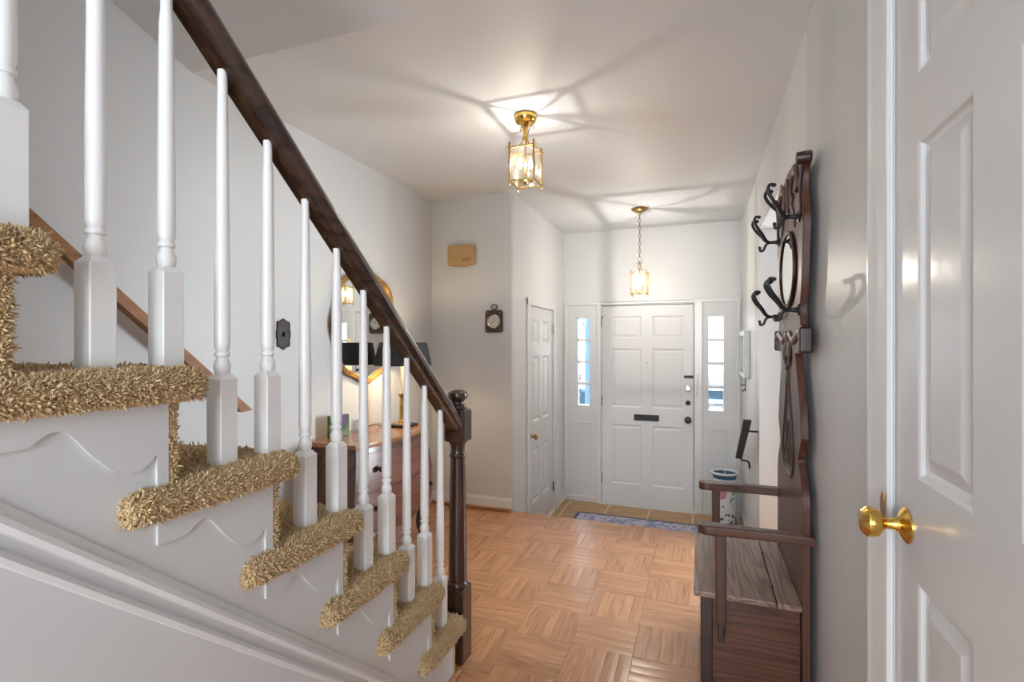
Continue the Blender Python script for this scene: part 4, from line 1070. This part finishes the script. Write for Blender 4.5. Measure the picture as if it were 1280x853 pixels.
# ------------------------------------------------------------------ brass lanterns
def lantern(cx, cy, ztop_, zbot, chain_top, power, label, near):
    t = thing('brass_lantern', (cx, cy, zbot), label, 'lantern', 'brass hall lanterns')
    h = 0.0635; p = 0.0045
    for sx in (-1, 1):
        for sy in (-1, 1):
            m_ = MB(); x, y = cx + sx * h, cy + sy * h
            m_.cbox(x - p, x + p, y - p, y + p, zbot - 0.012, ztop_ + 0.022, 0.001, 1)
            m_.lathe([(0.004, zbot - 0.02), (0.006, zbot - 0.014), (0.004, zbot - 0.01)], (x, y, 0), 8)
            m_.cbox(x + sx * p, x + sx * (p + 0.012), y - 0.0015, y + 0.0015, ztop_ - 0.002, ztop_ + 0.001, 0.0004, 1) if sx > 0 else m_.cbox(x - p - 0.012, x - p, y - 0.0015, y + 0.0015, ztop_ - 0.002, ztop_ + 0.001, 0.0004, 1)
            obj('corner_post', m_, M['brass_soft'], t)
    for z in (zbot, ztop_ - 0.006):
        for s_ in (-1, 1):
            m_ = MB(); m_.box(cx - h, cx + h, cy + s_ * h - 0.003, cy + s_ * h + 0.003, z, z + 0.006); obj('frame_bar', m_, M['brass_soft'], t)
            m_ = MB(); m_.box(cx + s_ * h - 0.003, cx + s_ * h + 0.003, cy - h, cy + h, z, z + 0.006); obj('frame_bar', m_, M['brass_soft'], t)
    for s_ in (-1, 1):
        for ax in (0, 1):
            m_ = MB(); i0, i1 = 0.003, 0.0185
            def P(a_, b_, c_): return (cx + a_, cy + s_ * (h + b_), c_) if ax == 0 else (cx + s_ * (h + b_), cy + a_, c_)
            # bevelled pane: thin plate with a sloping rim
            A = h - 0.004; z0_, z1_ = zbot + 0.006, ztop_ - 0.006; g = 0.012
            m_.add([P(-A, -0.001, z0_), P(A, -0.001, z0_), P(A, -0.001, z1_), P(-A, -0.001, z1_), P(-A + g, 0.0025, z0_ + g), P(A - g, 0.0025, z0_ + g), P(A - g, 0.0025, z1_ - g), P(-A + g, 0.0025, z1_ - g)],
                   [(0, 1, 5, 4), (1, 2, 6, 5), (2, 3, 7, 6), (3, 0, 4, 7), (4, 5, 6, 7)])
            obj('glass_pane', m_, M['lampglass'], t, angle=5)
    # crown: four curved arms rising from the corners to the stem
    zs = ztop_ + (0.075 if near else 0.085)
    for sx in (-1, 1):
        for sy in (-1, 1):
            m_ = MB(); m_.tube([(cx + sx * r, cy + sy * r, z) for r, z in spline([(h, ztop_), (0.035, ztop_ + 0.008), (0.014, ztop_ + 0.035), (0.006, zs)], 5)], 0.0026, 6); obj('crown_arm', m_, M['brass_soft'], t)
    m_ = MB()
    if near:
        m_.lathe([(0.010, ztop_ + 0.05), (0.013, ztop_ + 0.07), (0.0105, ztop_ + 0.085), (0.012, ztop_ + 0.11), (0.020, CEIL - 0.055), (0.030, CEIL - 0.042), (0.05, CEIL - 0.036), (0.056, CEIL - 0.026), (0.058, CEIL - 0.012), (0.054, CEIL - 0.0005), (0.0, CEIL - 0.0005)], (cx, cy, 0), 28)
        obj('canopy', m_, M['brass'], t)
        for a in (0.5, 2.6, 4.7):
            m_ = MB(); c2, s2 = math.cos(a), math.sin(a)
            m_.tube([(cx + c2 * r, cy + s2 * r, z) for r, z in spline([(0.012, ztop_ + 0.075), (0.018, ztop_ + 0.105), (0.034, ztop_ + 0.125), (0.042, ztop_ + 0.115), (0.038, ztop_ + 0.105)], 5)], 0.0026, 6); obj('leaf_scroll', m_, M['brass_soft'], t)
    else:
        m_.lathe([(0.004, zs - 0.01), (0.010, zs), (0.006, zs + 0.01), (0.004, zs + 0.02)], (cx, cy, 0), 14); m_.tube([(cx + 0.020 * math.cos(a), cy, zs + 0.04 + 0.020 * math.sin(a)) for a in [2 * PI * i / 20 for i in range(20)]], 0.0022, 6, True); obj('top_loop', m_, M['brass_soft'], t)
        for a in (0, PI / 2, PI, 1.5 * PI):
            m_ = MB(); c2, s2 = math.cos(a), math.sin(a)
            m_.tube([(cx + c2 * r, cy + s2 * r, z) for r, z in spline([(0.005, zs - 0.005), (0.018, zs + 0.008), (0.028, zs + 0.004), (0.027, zs - 0.005)], 5)], 0.002, 6); obj('leaf_scroll', m_, M['brass_soft'], t)
        z = zs + 0.058; q = 0
        m_ = MB(); m_.lathe([(0.0, CEIL - 0.04), (0.018, CEIL - 0.038), (0.045, CEIL - 0.028), (0.066, CEIL - 0.014), (0.072, CEIL - 0.004), (0.07, CEIL - 0.0005), (0, CEIL - 0.0005)], (cx, cy, 0), 28); obj('canopy', m_, M['brass_soft'], t)
        lk = []
        while z < CEIL - 0.045:
            m_ = MB(); c2, s2 = (1, 0) if q % 2 else (0, 1)
            m_.tube([(cx + c2 * 0.009 * math.cos(a), cy + s2 * 0.009 * math.cos(a), z + 0.018 + 0.019 * math.sin(a)) for a in [2 * PI * i / 14 for i in range(14)]], 0.003, 6, True)
            obj('chain_link', m_, M['brass_soft'], t, angle=60); z += 0.0325; q += 1
    # candle cluster
    offs = [(-0.026, -0.012), (0.022, 0.014)]
    m_ = MB(); m_.lathe([(0.0, zbot - 0.006), (0.012, zbot - 0.002), (0.016, zbot + 0.008), (0.010, zbot + 0.014), (0.005, zbot + 0.02), (0.0045, ztop_ + 0.05)], (cx, cy, 0), 14)
    for ox, oy in offs:
        m_.tube([(cx, cy, zbot + 0.012), (cx + ox, cy + oy, zbot + 0.016)], 0.003, 6); m_.lathe([(0.013, zbot + 0.016), (0.012, zbot + 0.020), (0.006, zbot + 0.021)], (cx + ox, cy + oy, 0), 12)
    obj('candle_holder', m_, M['brass_soft'], t)
    for ox, oy in offs:
        x, y = cx + ox, cy + oy
        m_ = MB(); m_.lathe([(0.008, zbot + 0.02), (0.008, zbot + 0.075)], (x, y, 0), 12); obj('candle_sleeve', m_, M['candle'], t)
        m_ = MB(); m_.lathe([(0.006, zbot + 0.074), (0.010, zbot + 0.088), (0.011, zbot + 0.098), (0.007, zbot + 0.118), (0.001, zbot + 0.135)], (x, y, 0), 12); bo = obj('bulb', m_, M['bulb'], t)
        m_ = MB(); m_.lathe([(0.0005, zbot + 0.085), (0.0035, zbot + 0.095), (0.003, zbot + 0.104), (0.0005, zbot + 0.116)], (x, y, 0), 8); obj('filament', m_, M['flame'], bo)
    ox, oy = offs[0]
    point('lantern_light', (cx + ox, cy + oy, zbot + 0.1), power * 0.85, (1.0, 0.95, 0.88), 0.006, t)
    ox, oy = offs[1]
    point('lantern_light', (cx + ox, cy + oy, zbot + 0.1), power * 0.15, (1.0, 0.95, 0.88), 0.006, t)
    return t
lantern(-0.832, 2.46, 2.265, 2.092, None, LANTERN_NEAR_W, 'square brass lantern with glass panes mounted close to the ceiling', True)
lantern(-0.489, 4.50, 1.882, 1.710, CEIL, LANTERN_FAR_W, 'small square brass lantern hanging on a chain before the front door', False)

# ------------------------------------------------------------------ hall seat with tall carved back and coat hooks
HY = 2.178
ht = thing('hall_seat', (0.16, HY, 0), 'dark oak hall seat with tall carved mirror back, arms and coat hooks', 'hall seat')
XF, XK = 0.312, 0.336
near = [(1.895, 0.0), (1.893, 0.664), (1.896, 0.771), (1.933, 0.834), (1.975, 0.872), (1.968, 0.90), (1.922, 0.955), (1.922, 0.985), (1.94, 1.06), (1.985, 1.15), (2.01, 1.2), (2.03, 1.245)]
shoul = [(1.893, 1.25), (1.885, 1.29), (1.893, 1.33)]
up_ = [(1.93, 1.345), (1.941, 1.40), (1.912, 1.48), (1.893, 1.59), (1.876, 1.69), (1.892, 1.74), (1.913, 1.79), (1.908, 1.845), (1.872, 1.87), (1.86, 1.893), (1.885, 1.905), (1.95, 1.897), (2.05, 1.908), (2.12, 1.925), (HY, 1.93)]
a_pts = [near[0]] + spline(near[1:], 5) + spline(shoul, 3) + spline(up_, 5)
left = [(2 * HY - y, z) for y, z in a_pts[::-1][1:]]
bk = MB(); bk.prism(a_pts + left, 'x', XF, XK, 0.002, 1); obj('back_panel', bk, M['oak_v'], ht, angle=30)
def flatten(m_, k=0.5):
    m_.v = [(XF + (p[0] - XF) * k, p[1], p[2]) for p in m_.v]
def relief(name, path, r, closed=False, x=XF, fl=(0.9, 1), mat='carving'):
    m_ = MB(); m_.tube([(x, y, z) for y, z in path], r, 8, closed, flat=None); return obj(name, m_, M[mat], ht, angle=60)
# scrolled ears on top and carved crest
for sg in (-1, 1):
    m_ = MB(); m_.lathe([(0.0, -0.008), (0.018, -0.008), (0.02, 0.0), (0.02, 0.03), (0.016, 0.036), (0.0, 0.036)], (XF - 0.012, HY + sg * 0.30, 1.882), 16, 'x'); obj('ear_scroll', m_, M['carving'], ht)
    path = spline([(HY + sg * 0.288, 1.862), (HY + sg * 0.262, 1.80), (HY + sg * 0.262, 1.74), (HY + sg * 0.268, 1.70)], 5)
    m_ = MB(); m_.tube([(XF - 0.004, y, z) for y, z in path], [0.014 - 0.008 * i / (len(path) - 1) for i in range(len(path))], 8); flatten(m_); obj('leaf_carving', m_, M['carving'], ht, angle=60)
    path = spline([(HY + sg * 0.225, 1.80), (HY + sg * 0.20, 1.86), (HY + sg * 0.15, 1.895), (HY + sg * 0.10, 1.88), (HY + sg * 0.07, 1.84), (HY + sg * 0.09, 1.80), (HY + sg * 0.12, 1.81)], 5)
    m_ = MB(); m_.tube([(XF - 0.006, y, z) for y, z in path], [0.02 - 0.009 * i / (len(path) - 1) for i in range(len(path))], 8); flatten(m_); obj('crest_scroll', m_, M['oak_v'], ht, angle=60)
    path = spline([(HY + sg * 0.06, 1.79), (HY + sg * 0.10, 1.77), (HY + sg * 0.135, 1.735), (HY + sg * 0.15, 1.70), (HY + sg * 0.13, 1.70)], 5)
    m_ = MB(); m_.tube([(XF - 0.002, y, z) for y, z in path], [0.012 - 0.004 * i / (len(path) - 1) for i in range(len(path))], 8); flatten(m_); obj('leaf_carving', m_, M['carving'], ht, angle=60)
m_ = MB(); m_.tube([(XF - 0.004, HY + y, z) for y, z in spline([(0, 1.90), (0.012, 1.87), (0.0, 1.83), (-0.012, 1.80), (0, 1.76)], 5)], [0.016] * 21, 8); flatten(m_); obj('crest_plume', m_, M['carving'], ht, angle=60)
# oval mirror
OM = (HY - 0.012, 1.555)
el = lambda a, b: [(OM[0] + a * math.cos(t), OM[1] + b * math.sin(t)) for t in [2 * PI * i / 40 for i in range(40)]]
m_ = MB(); m_.prism(el(0.158, 0.132), 'x', XF - 0.006, XF - 0.002); om = obj('oval_mirror', m_, M['mirror'], ht, angle=10)
m_ = MB(); m_.tube([(XF - 0.006, y, z) for y, z in el(0.165, 0.139)], 0.006, 8, True); m_.tube([(XF - 0.009, y, z) for y, z in el(0.158, 0.132)], 0.0025, 6, True); obj('oval_frame', m_, M['carving'], om, angle=60)
# shoulder swag with two hanging leaves
for sg in (-1, 1):
    path = spline([(HY + sg * 0.283, 1.305), (HY + sg * 0.235, 1.318), (HY + sg * 0.17, 1.302), (HY + sg * 0.11, 1.29), (HY + sg * 0.06, 1.31), (HY + sg * 0.03, 1.312), (HY + sg * 0.012, 1.285), (HY + sg * 0.016, 1.235)], 5)
    m_ = MB(); m_.tube([(XF - 0.006, y, z) for y, z in path], 0.015, 8); flatten(m_); obj('swag', m_, M['oak_v'], ht, angle=60)
    m_ = MB(); m_.tube([(XF - 0.004, y, z) for y, z in spline([(HY + sg * 0.03, 1.285), (HY + sg * 0.058, 1.25), (HY + sg * 0.055, 1.215), (HY + sg * 0.035, 1.195)], 5)], [0.009, 0.012, 0.015, 0.016, 0.018, 0.019, 0.019, 0.018, 0.017, 0.016, 0.014, 0.012, 0.011, 0.010, 0.008, 0.005], 8); flatten(m_); obj('leaf_carving', m_, M['carving'], ht, angle=60)
    m_ = MB(); m_.cbox(XF - 0.012, XK + 0.006, HY + sg * 0.285 - 0.014, HY + sg * 0.285 + 0.014, 1.25, 1.335, 0.008, 3); obj('shoulder_block', m_, M['carving'], ht)
# pear-shaped carving
pear = spline([(HY, 1.185), (HY + 0.03, 1.11), (HY + 0.075, 1.0), (HY + 0.115, 0.91), (HY + 0.118, 0.85), (HY + 0.075, 0.80), (HY, 0.79), (HY - 0.075, 0.80), (HY - 0.118, 0.85), (HY - 0.115, 0.91), (HY - 0.075, 1.0), (HY - 0.03, 1.11)], 5, True)
m_ = MB(); m_.tube([(XF - 0.001, y, z) for y, z in pear], 0.0115, 8, True); flatten(m_); obj('pear_carving', m_, M['carving'], ht, angle=60)
m_ = MB(); m_.lathe([(0, -0.012), (0.012, -0.008), (0.016, 0.0)], (XF, HY, 1.19), 10, 'x'); obj('pear_bud', m_, M['carving'], ht)
for sg in (-1, 1):
    for pth in ([(0.012, 1.08), (0.045, 1.0), (0.065, 0.95), (0.04, 0.93), (0.02, 0.96)], [(0.012, 0.99), (0.03, 0.93), (0.065, 0.885), (0.085, 0.85), (0.055, 0.83), (0.035, 0.85), (0.05, 0.87)], [(0.005, 0.83), (0.012, 0.88), (0.004, 0.93)]):
        path = spline([(HY + sg * y, z) for y, z in pth], 5)
        m_ = MB(); m_.tube([(XF - 0.001, y, z) for y, z in path], [0.008 - 0.003 * i / (len(path) - 1) for i in range(len(path))], 7); flatten(m_); obj('leaf_carving', m_, M['carving'], ht, angle=60)
# coat hooks
for hy in (HY - 0.232, HY + 0.232):
    for hz in (1.708, 1.394):
        m_ = MB(); x0_ = XF
        m_.lathe([(0.02, 0.0), (0.02, -0.004), (0.011, -0.008), (0.0075, -0.016), (0.006, -0.034), (0.008, -0.038), (0.006, -0.042), (0.006, -0.045)], (x0_, hy, hz), 14, 'x')
        hk = obj('coat_hook', m_, M['iron'], ht)
        for sy in (-1, 1):
            m_ = MB()
            pth = spline([(x0_ - 0.0400, hy, hz), (x0_ - 0.0544, hy + sy * 0.008, hz + 0.012), (x0_ - 0.0680, hy + sy * 0.022, hz + 0.034), (x0_ - 0.0864, hy + sy * 0.034, hz + 0.058), (x0_ - 0.0992, hy + sy * 0.04, hz + 0.085), (x0_ - 0.0944, hy + sy * 0.04, hz + 0.104), (x0_ - 0.0832, hy + sy * 0.04, hz + 0.104)], 5)
            m_.tube(pth, [0.0068 - 0.0016 * i / (len(pth) - 1) for i in range(len(pth))], 8); m_.lathe([(0, -0.008), (0.007, -0.004), (0.008, 0), (0.007, 0.004), (0, 0.008)], (x0_ - 0.0816, hy + sy * 0.04, hz + 0.102), 8)
            obj('prong', m_, M['iron'], hk, angle=60)
        m_ = MB(); pth = spline([(x0_ - 0.0432, hy, hz), (x0_ - 0.0528, hy, hz - 0.012), (x0_ - 0.0600, hy, hz - 0.03), (x0_ - 0.0720, hy, hz - 0.034), (x0_ - 0.0752, hy, hz - 0.022)], 5)
        m_.tube(pth, 0.0052, 8); m_.lathe([(0, -0.007), (0.006, -0.003), (0.006, 0.003), (0, 0.007)], (x0_ - 0.0752, hy, hz - 0.02), 8); obj('lower_prong', m_, M['iron'], hk, angle=60)
# seat box
SY0, SY1 = 1.905, 2.452; SZ_ = 0.425; SXF = 0.0
m_ = MB(); m_.cbox(SXF + 0.012, XF - 0.002, SY0 + 0.012, SY0 + 0.03, 0.06, SZ_ - 0.02, 0.002); obj('side_panel', m_, M['oak_h'], ht)
m_ = MB(); m_.cbox(SXF + 0.012, XF - 0.002, SY1 - 0.03, SY1 - 0.012, 0.06, SZ_ - 0.02, 0.002); obj('side_panel', m_, M['oak_h'], ht)
m_ = MB(); m_.cbox(SXF + 0.012, SXF + 0.03, SY0 + 0.03, SY1 - 0.03, 0.06, SZ_ - 0.02, 0.002); obj('front_panel', m_, M['oak_h'], ht)
for y_ in (SY0 + 0.004, SY1 - 0.044):
    m_ = MB(); m_.cbox(SXF, SXF + 0.04, y_, y_ + 0.04, 0.0, SZ_ - 0.02, 0.004); obj('leg', m_, M['carving'], ht)
m_ = MB(); m_.cbox(-0.022, 0.236, SY0 - 0.02, SY1 + 0.012, SZ_ - 0.02, SZ_, 0.004); obj('seat_lid', m_, M['oak_lid'], ht)
m_ = MB(); m_.cbox(0.239, XF - 0.001, SY0 - 0.02, SY1 + 0.012, SZ_ - 0.02, SZ_ - 0.0005, 0.003); obj('rear_board', m_, M['oak_lid'], ht)
for y_ in (SY0 + 0.12, SY1 - 0.12):
    m_ = MB(); m_.lathe([(0.0035, -0.018), (0.0035, 0.018)], (0.2375, y_, SZ_ + 0.001), 8, 'y'); obj('hinge', m_, M['iron'], ht)
# arms and their posts
for sg, yc in ((-1, 1.89), (1, 2.466)):
    wA = 0.024
    top = [(-0.005 + 0.0, yc - wA * 0.6)]
    ol_ = spline([(0.36 - 0.012, yc - wA), (0.2, yc - wA * 0.85), (0.08, yc - wA * 1.1), (0.02, yc - wA * 1.25), (-0.002, yc - wA * 0.7), (-0.006, yc), (-0.002, yc + wA * 0.7), (0.02, yc + wA * 1.25), (0.08, yc + wA * 1.1), (0.2, yc + wA * 0.85), (0.348, yc + wA)], 4)
    if sg > 0: ol_ = [(min(x, XF - 0.001), y) for x, y in ol_]
    else: ol_ = [(min(x, 0.344), y) for x, y in ol_]
    m_ = MB(); m_.prism(ol_, 'z', 0.628, 0.660, 0.006, 2); obj('arm', m_, M['oak_h'], ht, angle=50)
    ys = yc if sg < 0 else yc
    m_ = MB(); m_.prism([(0.048, 0.63), (0.082, 0.63), (0.082, 0.34), (0.076, 0.315), (0.06, 0.315), (0.05, 0.335)], 'y', ys - 0.006 - (0.012 if sg < 0 else -0.002), ys + 0.016 - (0.012 if sg < 0 else -0.002), 0.003, 1); ap = obj('arm_post', m_, M['oak_v'], ht)
    m_ = MB(); m_.cbox(0.056, 0.078, ys - 0.012 if sg < 0 else ys - 0.012, ys + 0.02 if sg < 0 else ys + 0.012, 0.262, 0.318, 0.003); obj('post_block', m_, M['carving'], ap)

# ------------------------------------------------------------------ entry things
rg = thing('entry_rug', (-0.56, 4.45, ZE), 'blue and violet patterned runner rug on the tile before the front door', 'rug')
m_ = MB(); m_.cbox(-1.12, 0.005, 4.08, 4.905, ZE + 0.0005, ZE + 0.008, 0.003); obj('rug_border', m_, M['rugedge'], rg)
m_ = MB(); m_.cbox(-1.09, -0.025, 4.11, 4.87, ZE + 0.004, ZE + 0.0095, 0.002); obj('rug_field', m_, M['rug'], rg)

us_ = thing('umbrella_stand', (0.205, 5.03, ZE), 'blue and white porcelain umbrella stand beside the right sidelight', 'umbrella stand')
m_ = MB(); m_.lathe([(0.102, 0.0), (0.105, 0.004), (0.104, 0.02), (0.1, 0.03), (0.1, 0.43), (0.103, 0.445), (0.112, 0.462), (0.117, 0.472)], (0.205, 5.03, ZE), 36); m_.lathe([(0.106, 0.472), (0.092, 0.44), (0.09, 0.02), (0, 0.02)], (0.205, 5.03, ZE), 36)
m_.f = [f for f in m_.f if len(f) <= 4]
obj('vessel', m_, M['porcelain'], us_)
m_ = MB(); m_.tube([(0.205 + 0.1125 * math.cos(a), 5.03 + 0.1125 * math.sin(a), ZE + 0.474) for a in [2 * PI * i / 36 for i in range(36)]], 0.0095, 8, True); obj('rim', m_, M['white'], us_, angle=60)
m_ = MB(); m_.tube([(0.205 + 0.113 * math.cos(a), 5.03 + 0.113 * math.sin(a), ZE + 0.461) for a in [2 * PI * i / 36 for i in range(36)]], 0.0045, 6, True); obj('blue_band', m_, M['blueglaze'], us_, angle=60)

gr = thing('step_handrail', (0.30, 4.05, 0.4), 'short black sloping handrail on the right wall above the entry step', 'handrail')
ra, rb = Vector((0.288, 3.68, 0.772)), Vector((0.288, 4.46, 0.375))
m_ = MB(); m_.sweep([(-0.022, -0.012), (0.022, -0.012), (0.026, 0.0), (0.022, 0.012), (-0.022, 0.012), (-0.026, 0.0)], [tuple(ra), tuple(rb)], (1, 0, 0)); obj('rail', m_, M['iron'], gr)
m_ = MB(); m_.tube(spline([(0.288, 3.82, 0.69), (0.32, 3.82, 0.685), (XR - 0.001, 3.82, 0.685)], 3), 0.007, 8); obj('bracket', m_, M['iron'], gr)
m_ = MB(); m_.tube(spline([(0.288, 4.40, 0.395), (0.31, 4.40, 0.365), (0.345, 4.40, 0.36), (0.358, 4.40, 0.34), (0.36, 4.40, 0.31), (XR - 0.001, 4.40, 0.31)], 4), 0.007, 8); obj('bracket', m_, M['iron'], gr)

pf_ = thing('framed_picture', (XR - 0.02, 4.66, 1.0), 'silver framed picture hanging on the right wall past the passage', 'picture frame')
m_ = MB(); z0_, z1_ = 1.005, 1.385
for y0_, y1_ in ((4.42, 4.46), (4.92, 4.96)): m_.cbox(XR - 0.045, XR - 0.0005, y0_, y1_, z0_, z1_, 0.004)
for zz in (z0_, z1_ - 0.04): m_.cbox(XR - 0.045, XR - 0.0005, 4.45, 4.93, zz, zz + 0.04, 0.004)
obj('frame', m_, M['silver'], pf_)
m_ = MB(); m_.box(XR - 0.02, XR - 0.001, 4.455, 4.925, z0_ + 0.03, z1_ - 0.03); obj('picture_mat', m_, M['white'], pf_)
hk = thing('key_hook', (XR - 0.01, 4.84, 0.86), 'small black iron key hook under the silver framed picture', 'hook')
m_ = MB(); m_.cbox(XR - 0.006, XR - 0.0005, 4.83, 4.85, 0.87, 0.985, 0.002); obj('backplate', m_, M['iron'], hk)
m_ = MB(); m_.tube(spline([(XR - 0.004, 4.84, 0.93), (XR - 0.03, 4.84, 0.92), (XR - 0.04, 4.84, 0.935)], 4), 0.004, 7); obj('hook_arm', m_, M['iron'], hk); m_ = MB(); m_.tube(spline([(XR - 0.004, 4.84, 0.89), (XR - 0.02, 4.84, 0.872), (XR - 0.032, 4.84, 0.882)], 4), 0.004, 7); obj('hook_arm', m_, M['iron'], hk)

# ------------------------------------------------------------------ outside, seen through the sidelights
m_ = MB(); m_.box(-16, 16, YF + 0.14, 40, -0.62, -0.52); struct('ground', m_, M['ground'])
m_ = MB(); m_.box(-2.2, 1.2, YF + 0.14, 6.6, -0.52, -0.40); struct('porch_floor', m_, M['ground'])
pc_ = thing('porch_column', (-1.315, 6.3, -0.4), 'white square porch post with blue shade painted in outside the left sidelight', 'post')
m_ = MB(); m_.cbox(-1.345, -1.285, 6.27, 6.33, -0.4, 2.6, 0.006); obj('shaft', m_, M['postblue'], pc_)
m_ = MB(); m_.cbox(-1.365, -1.265, 6.25, 6.35, -0.4, -0.25, 0.006); obj('plinth', m_, M['postblue'], pc_)
hs = thing('brick_house', (1.5, 10.2, -0.52), 'white painted brick house seen through the right sidelight', 'house')
m_ = MB(); m_.box(-0.4, 5.0, 10.0, 14, -0.52, 2.2); obj('wall', m_, M['brick'], hs)
m_ = MB(); m_.prism([(9.7, 2.15), (14.3, 2.15), (12.0, 3.6)], 'x', -0.7, 5.3); obj('roof', m_, M['roof'], hs)
wn = MB(); wn.cbox(-0.1, 0.75, 9.95, 10.02, 0.20, 0.27, 0.006); wn.cbox(-0.1, 0.75, 9.96, 10.02, 0.43, 0.47, 0.006); wn.cbox(-0.1, -0.05, 9.96, 10.02, 0.2, 0.47, 0.006); wo = obj('dark_window_stand_in', wn, M['daywhite'], hs)
m_ = MB(); m_.box(-0.05, 0.72, 9.985, 9.999, 0.27, 0.43); obj('pane', m_, M['deepblue'], wo)  # deep blue pane stands in for the shade behind the bin
bxo = thing('bin_stand_in', (0.25, 9.3, -0.52), 'pale blue bin standing in for an unclear form before the white brick house', 'storage bin')  # bin shape stands in for an unclear pale blue form
m_ = MB(); m_.cbox(-0.1, 0.75, 9.1, 9.6, -0.52, 0.10, 0.02); obj('bin_body', m_, M['bluebox'], bxo)
m_ = MB(); m_.cbox(-0.12, 0.77, 9.08, 9.62, 0.10, 0.15, 0.015); obj('bin_lid', m_, M['daywhite'], bxo)
m_ = MB(); m_.cbox(0.16, 0.19, 9.09, 9.11, -0.4, 0.08, 0.005); obj('bin_rib', m_, M['daywhite'], bxo)
def foliage(name, c, rad, n, size, mat, parent, seed):
    rng = np.random.default_rng(seed); m_ = MB()
    for _ in range(n):
        d = rng.normal(0, 1, 3); d /= np.linalg.norm(d); p = np.array(c) + d * np.array(rad) * rng.uniform(0.5, 1.0)
        a, b_ = rng.normal(0, 1, (2, 3)); a /= np.linalg.norm(a); b_ -= a * a.dot(b_); b_ /= np.linalg.norm(b_)
        s_ = size * rng.uniform(0.6, 1.3)
        m_.add([p - a * s_, p + b_ * s_ * 0.5, p + a * s_, p - b_ * s_ * 0.5 + np.cross(a, b_) * s_ * 0.1], [(0, 1, 2), (0, 2, 3)])
    o = obj(name, m_, M[mat], parent); tag(o, kind='stuff'); return o
tr = thing('tree', (-3.6, 15.0, -0.52), 'light green leafy tree beyond the left sidelight', 'tree')
m_ = MB(); m_.tube(spline([(-3.9, 15, -0.52), (-3.85, 15, 1.0), (-4.0, 15, 2.6)], 5), 0.12, 8); obj('trunk', m_, M['bark'], tr)
foliage('leaves', (-3.45, 15.0, 2.95), (1.2, 1.0, 1.15), 1100, 0.10, 'leaf', tr, 3)
sb = thing('shrub', (-2.32, 9.2, -0.52), 'dark leafy shrub outside the left sidelight', 'shrub')
m_ = MB()
for q in range(5): m_.tube(spline([(-2.3 + 0.03 * q, 9.2, -0.52), (-2.32 + 0.06 * (q - 2), 9.2 + 0.05 * (q - 2), 0.4), (-2.25 + 0.07 * (q - 2), 9.2, 1.05 - 0.1 * q)], 4), 0.012, 5)
obj('stems', m_, M['bark'], sb)
foliage('leaves', (-2.19, 9.2, 0.45), (0.19, 0.22, 0.62), 150, 0.05, 'leafdark', sb, 5)
b2 = thing('planter_stand_in', (-2.2, 10.4, -0.52), 'deep blue planter standing in for an unclear band, with a pale front outside the left sidelight', 'planter')  # planter shape stands in for an unclear dark blue band
m_ = MB(); m_.cbox(-2.9, -1.6, 10.2, 10.7, -0.52, 0.30, 0.02); obj('planter_body', m_, M['deepblue'], b2)
m_ = MB(); m_.cbox(-2.92, -1.58, 10.18, 10.72, 0.30, 0.36, 0.012); obj('planter_rim', m_, M['bluebox'], b2)
m_ = MB(); m_.cbox(-2.16, -1.7, 10.15, 10.21, -0.45, 0.16, 0.01); obj('planter_panel', m_, M['daywhite'], b2)
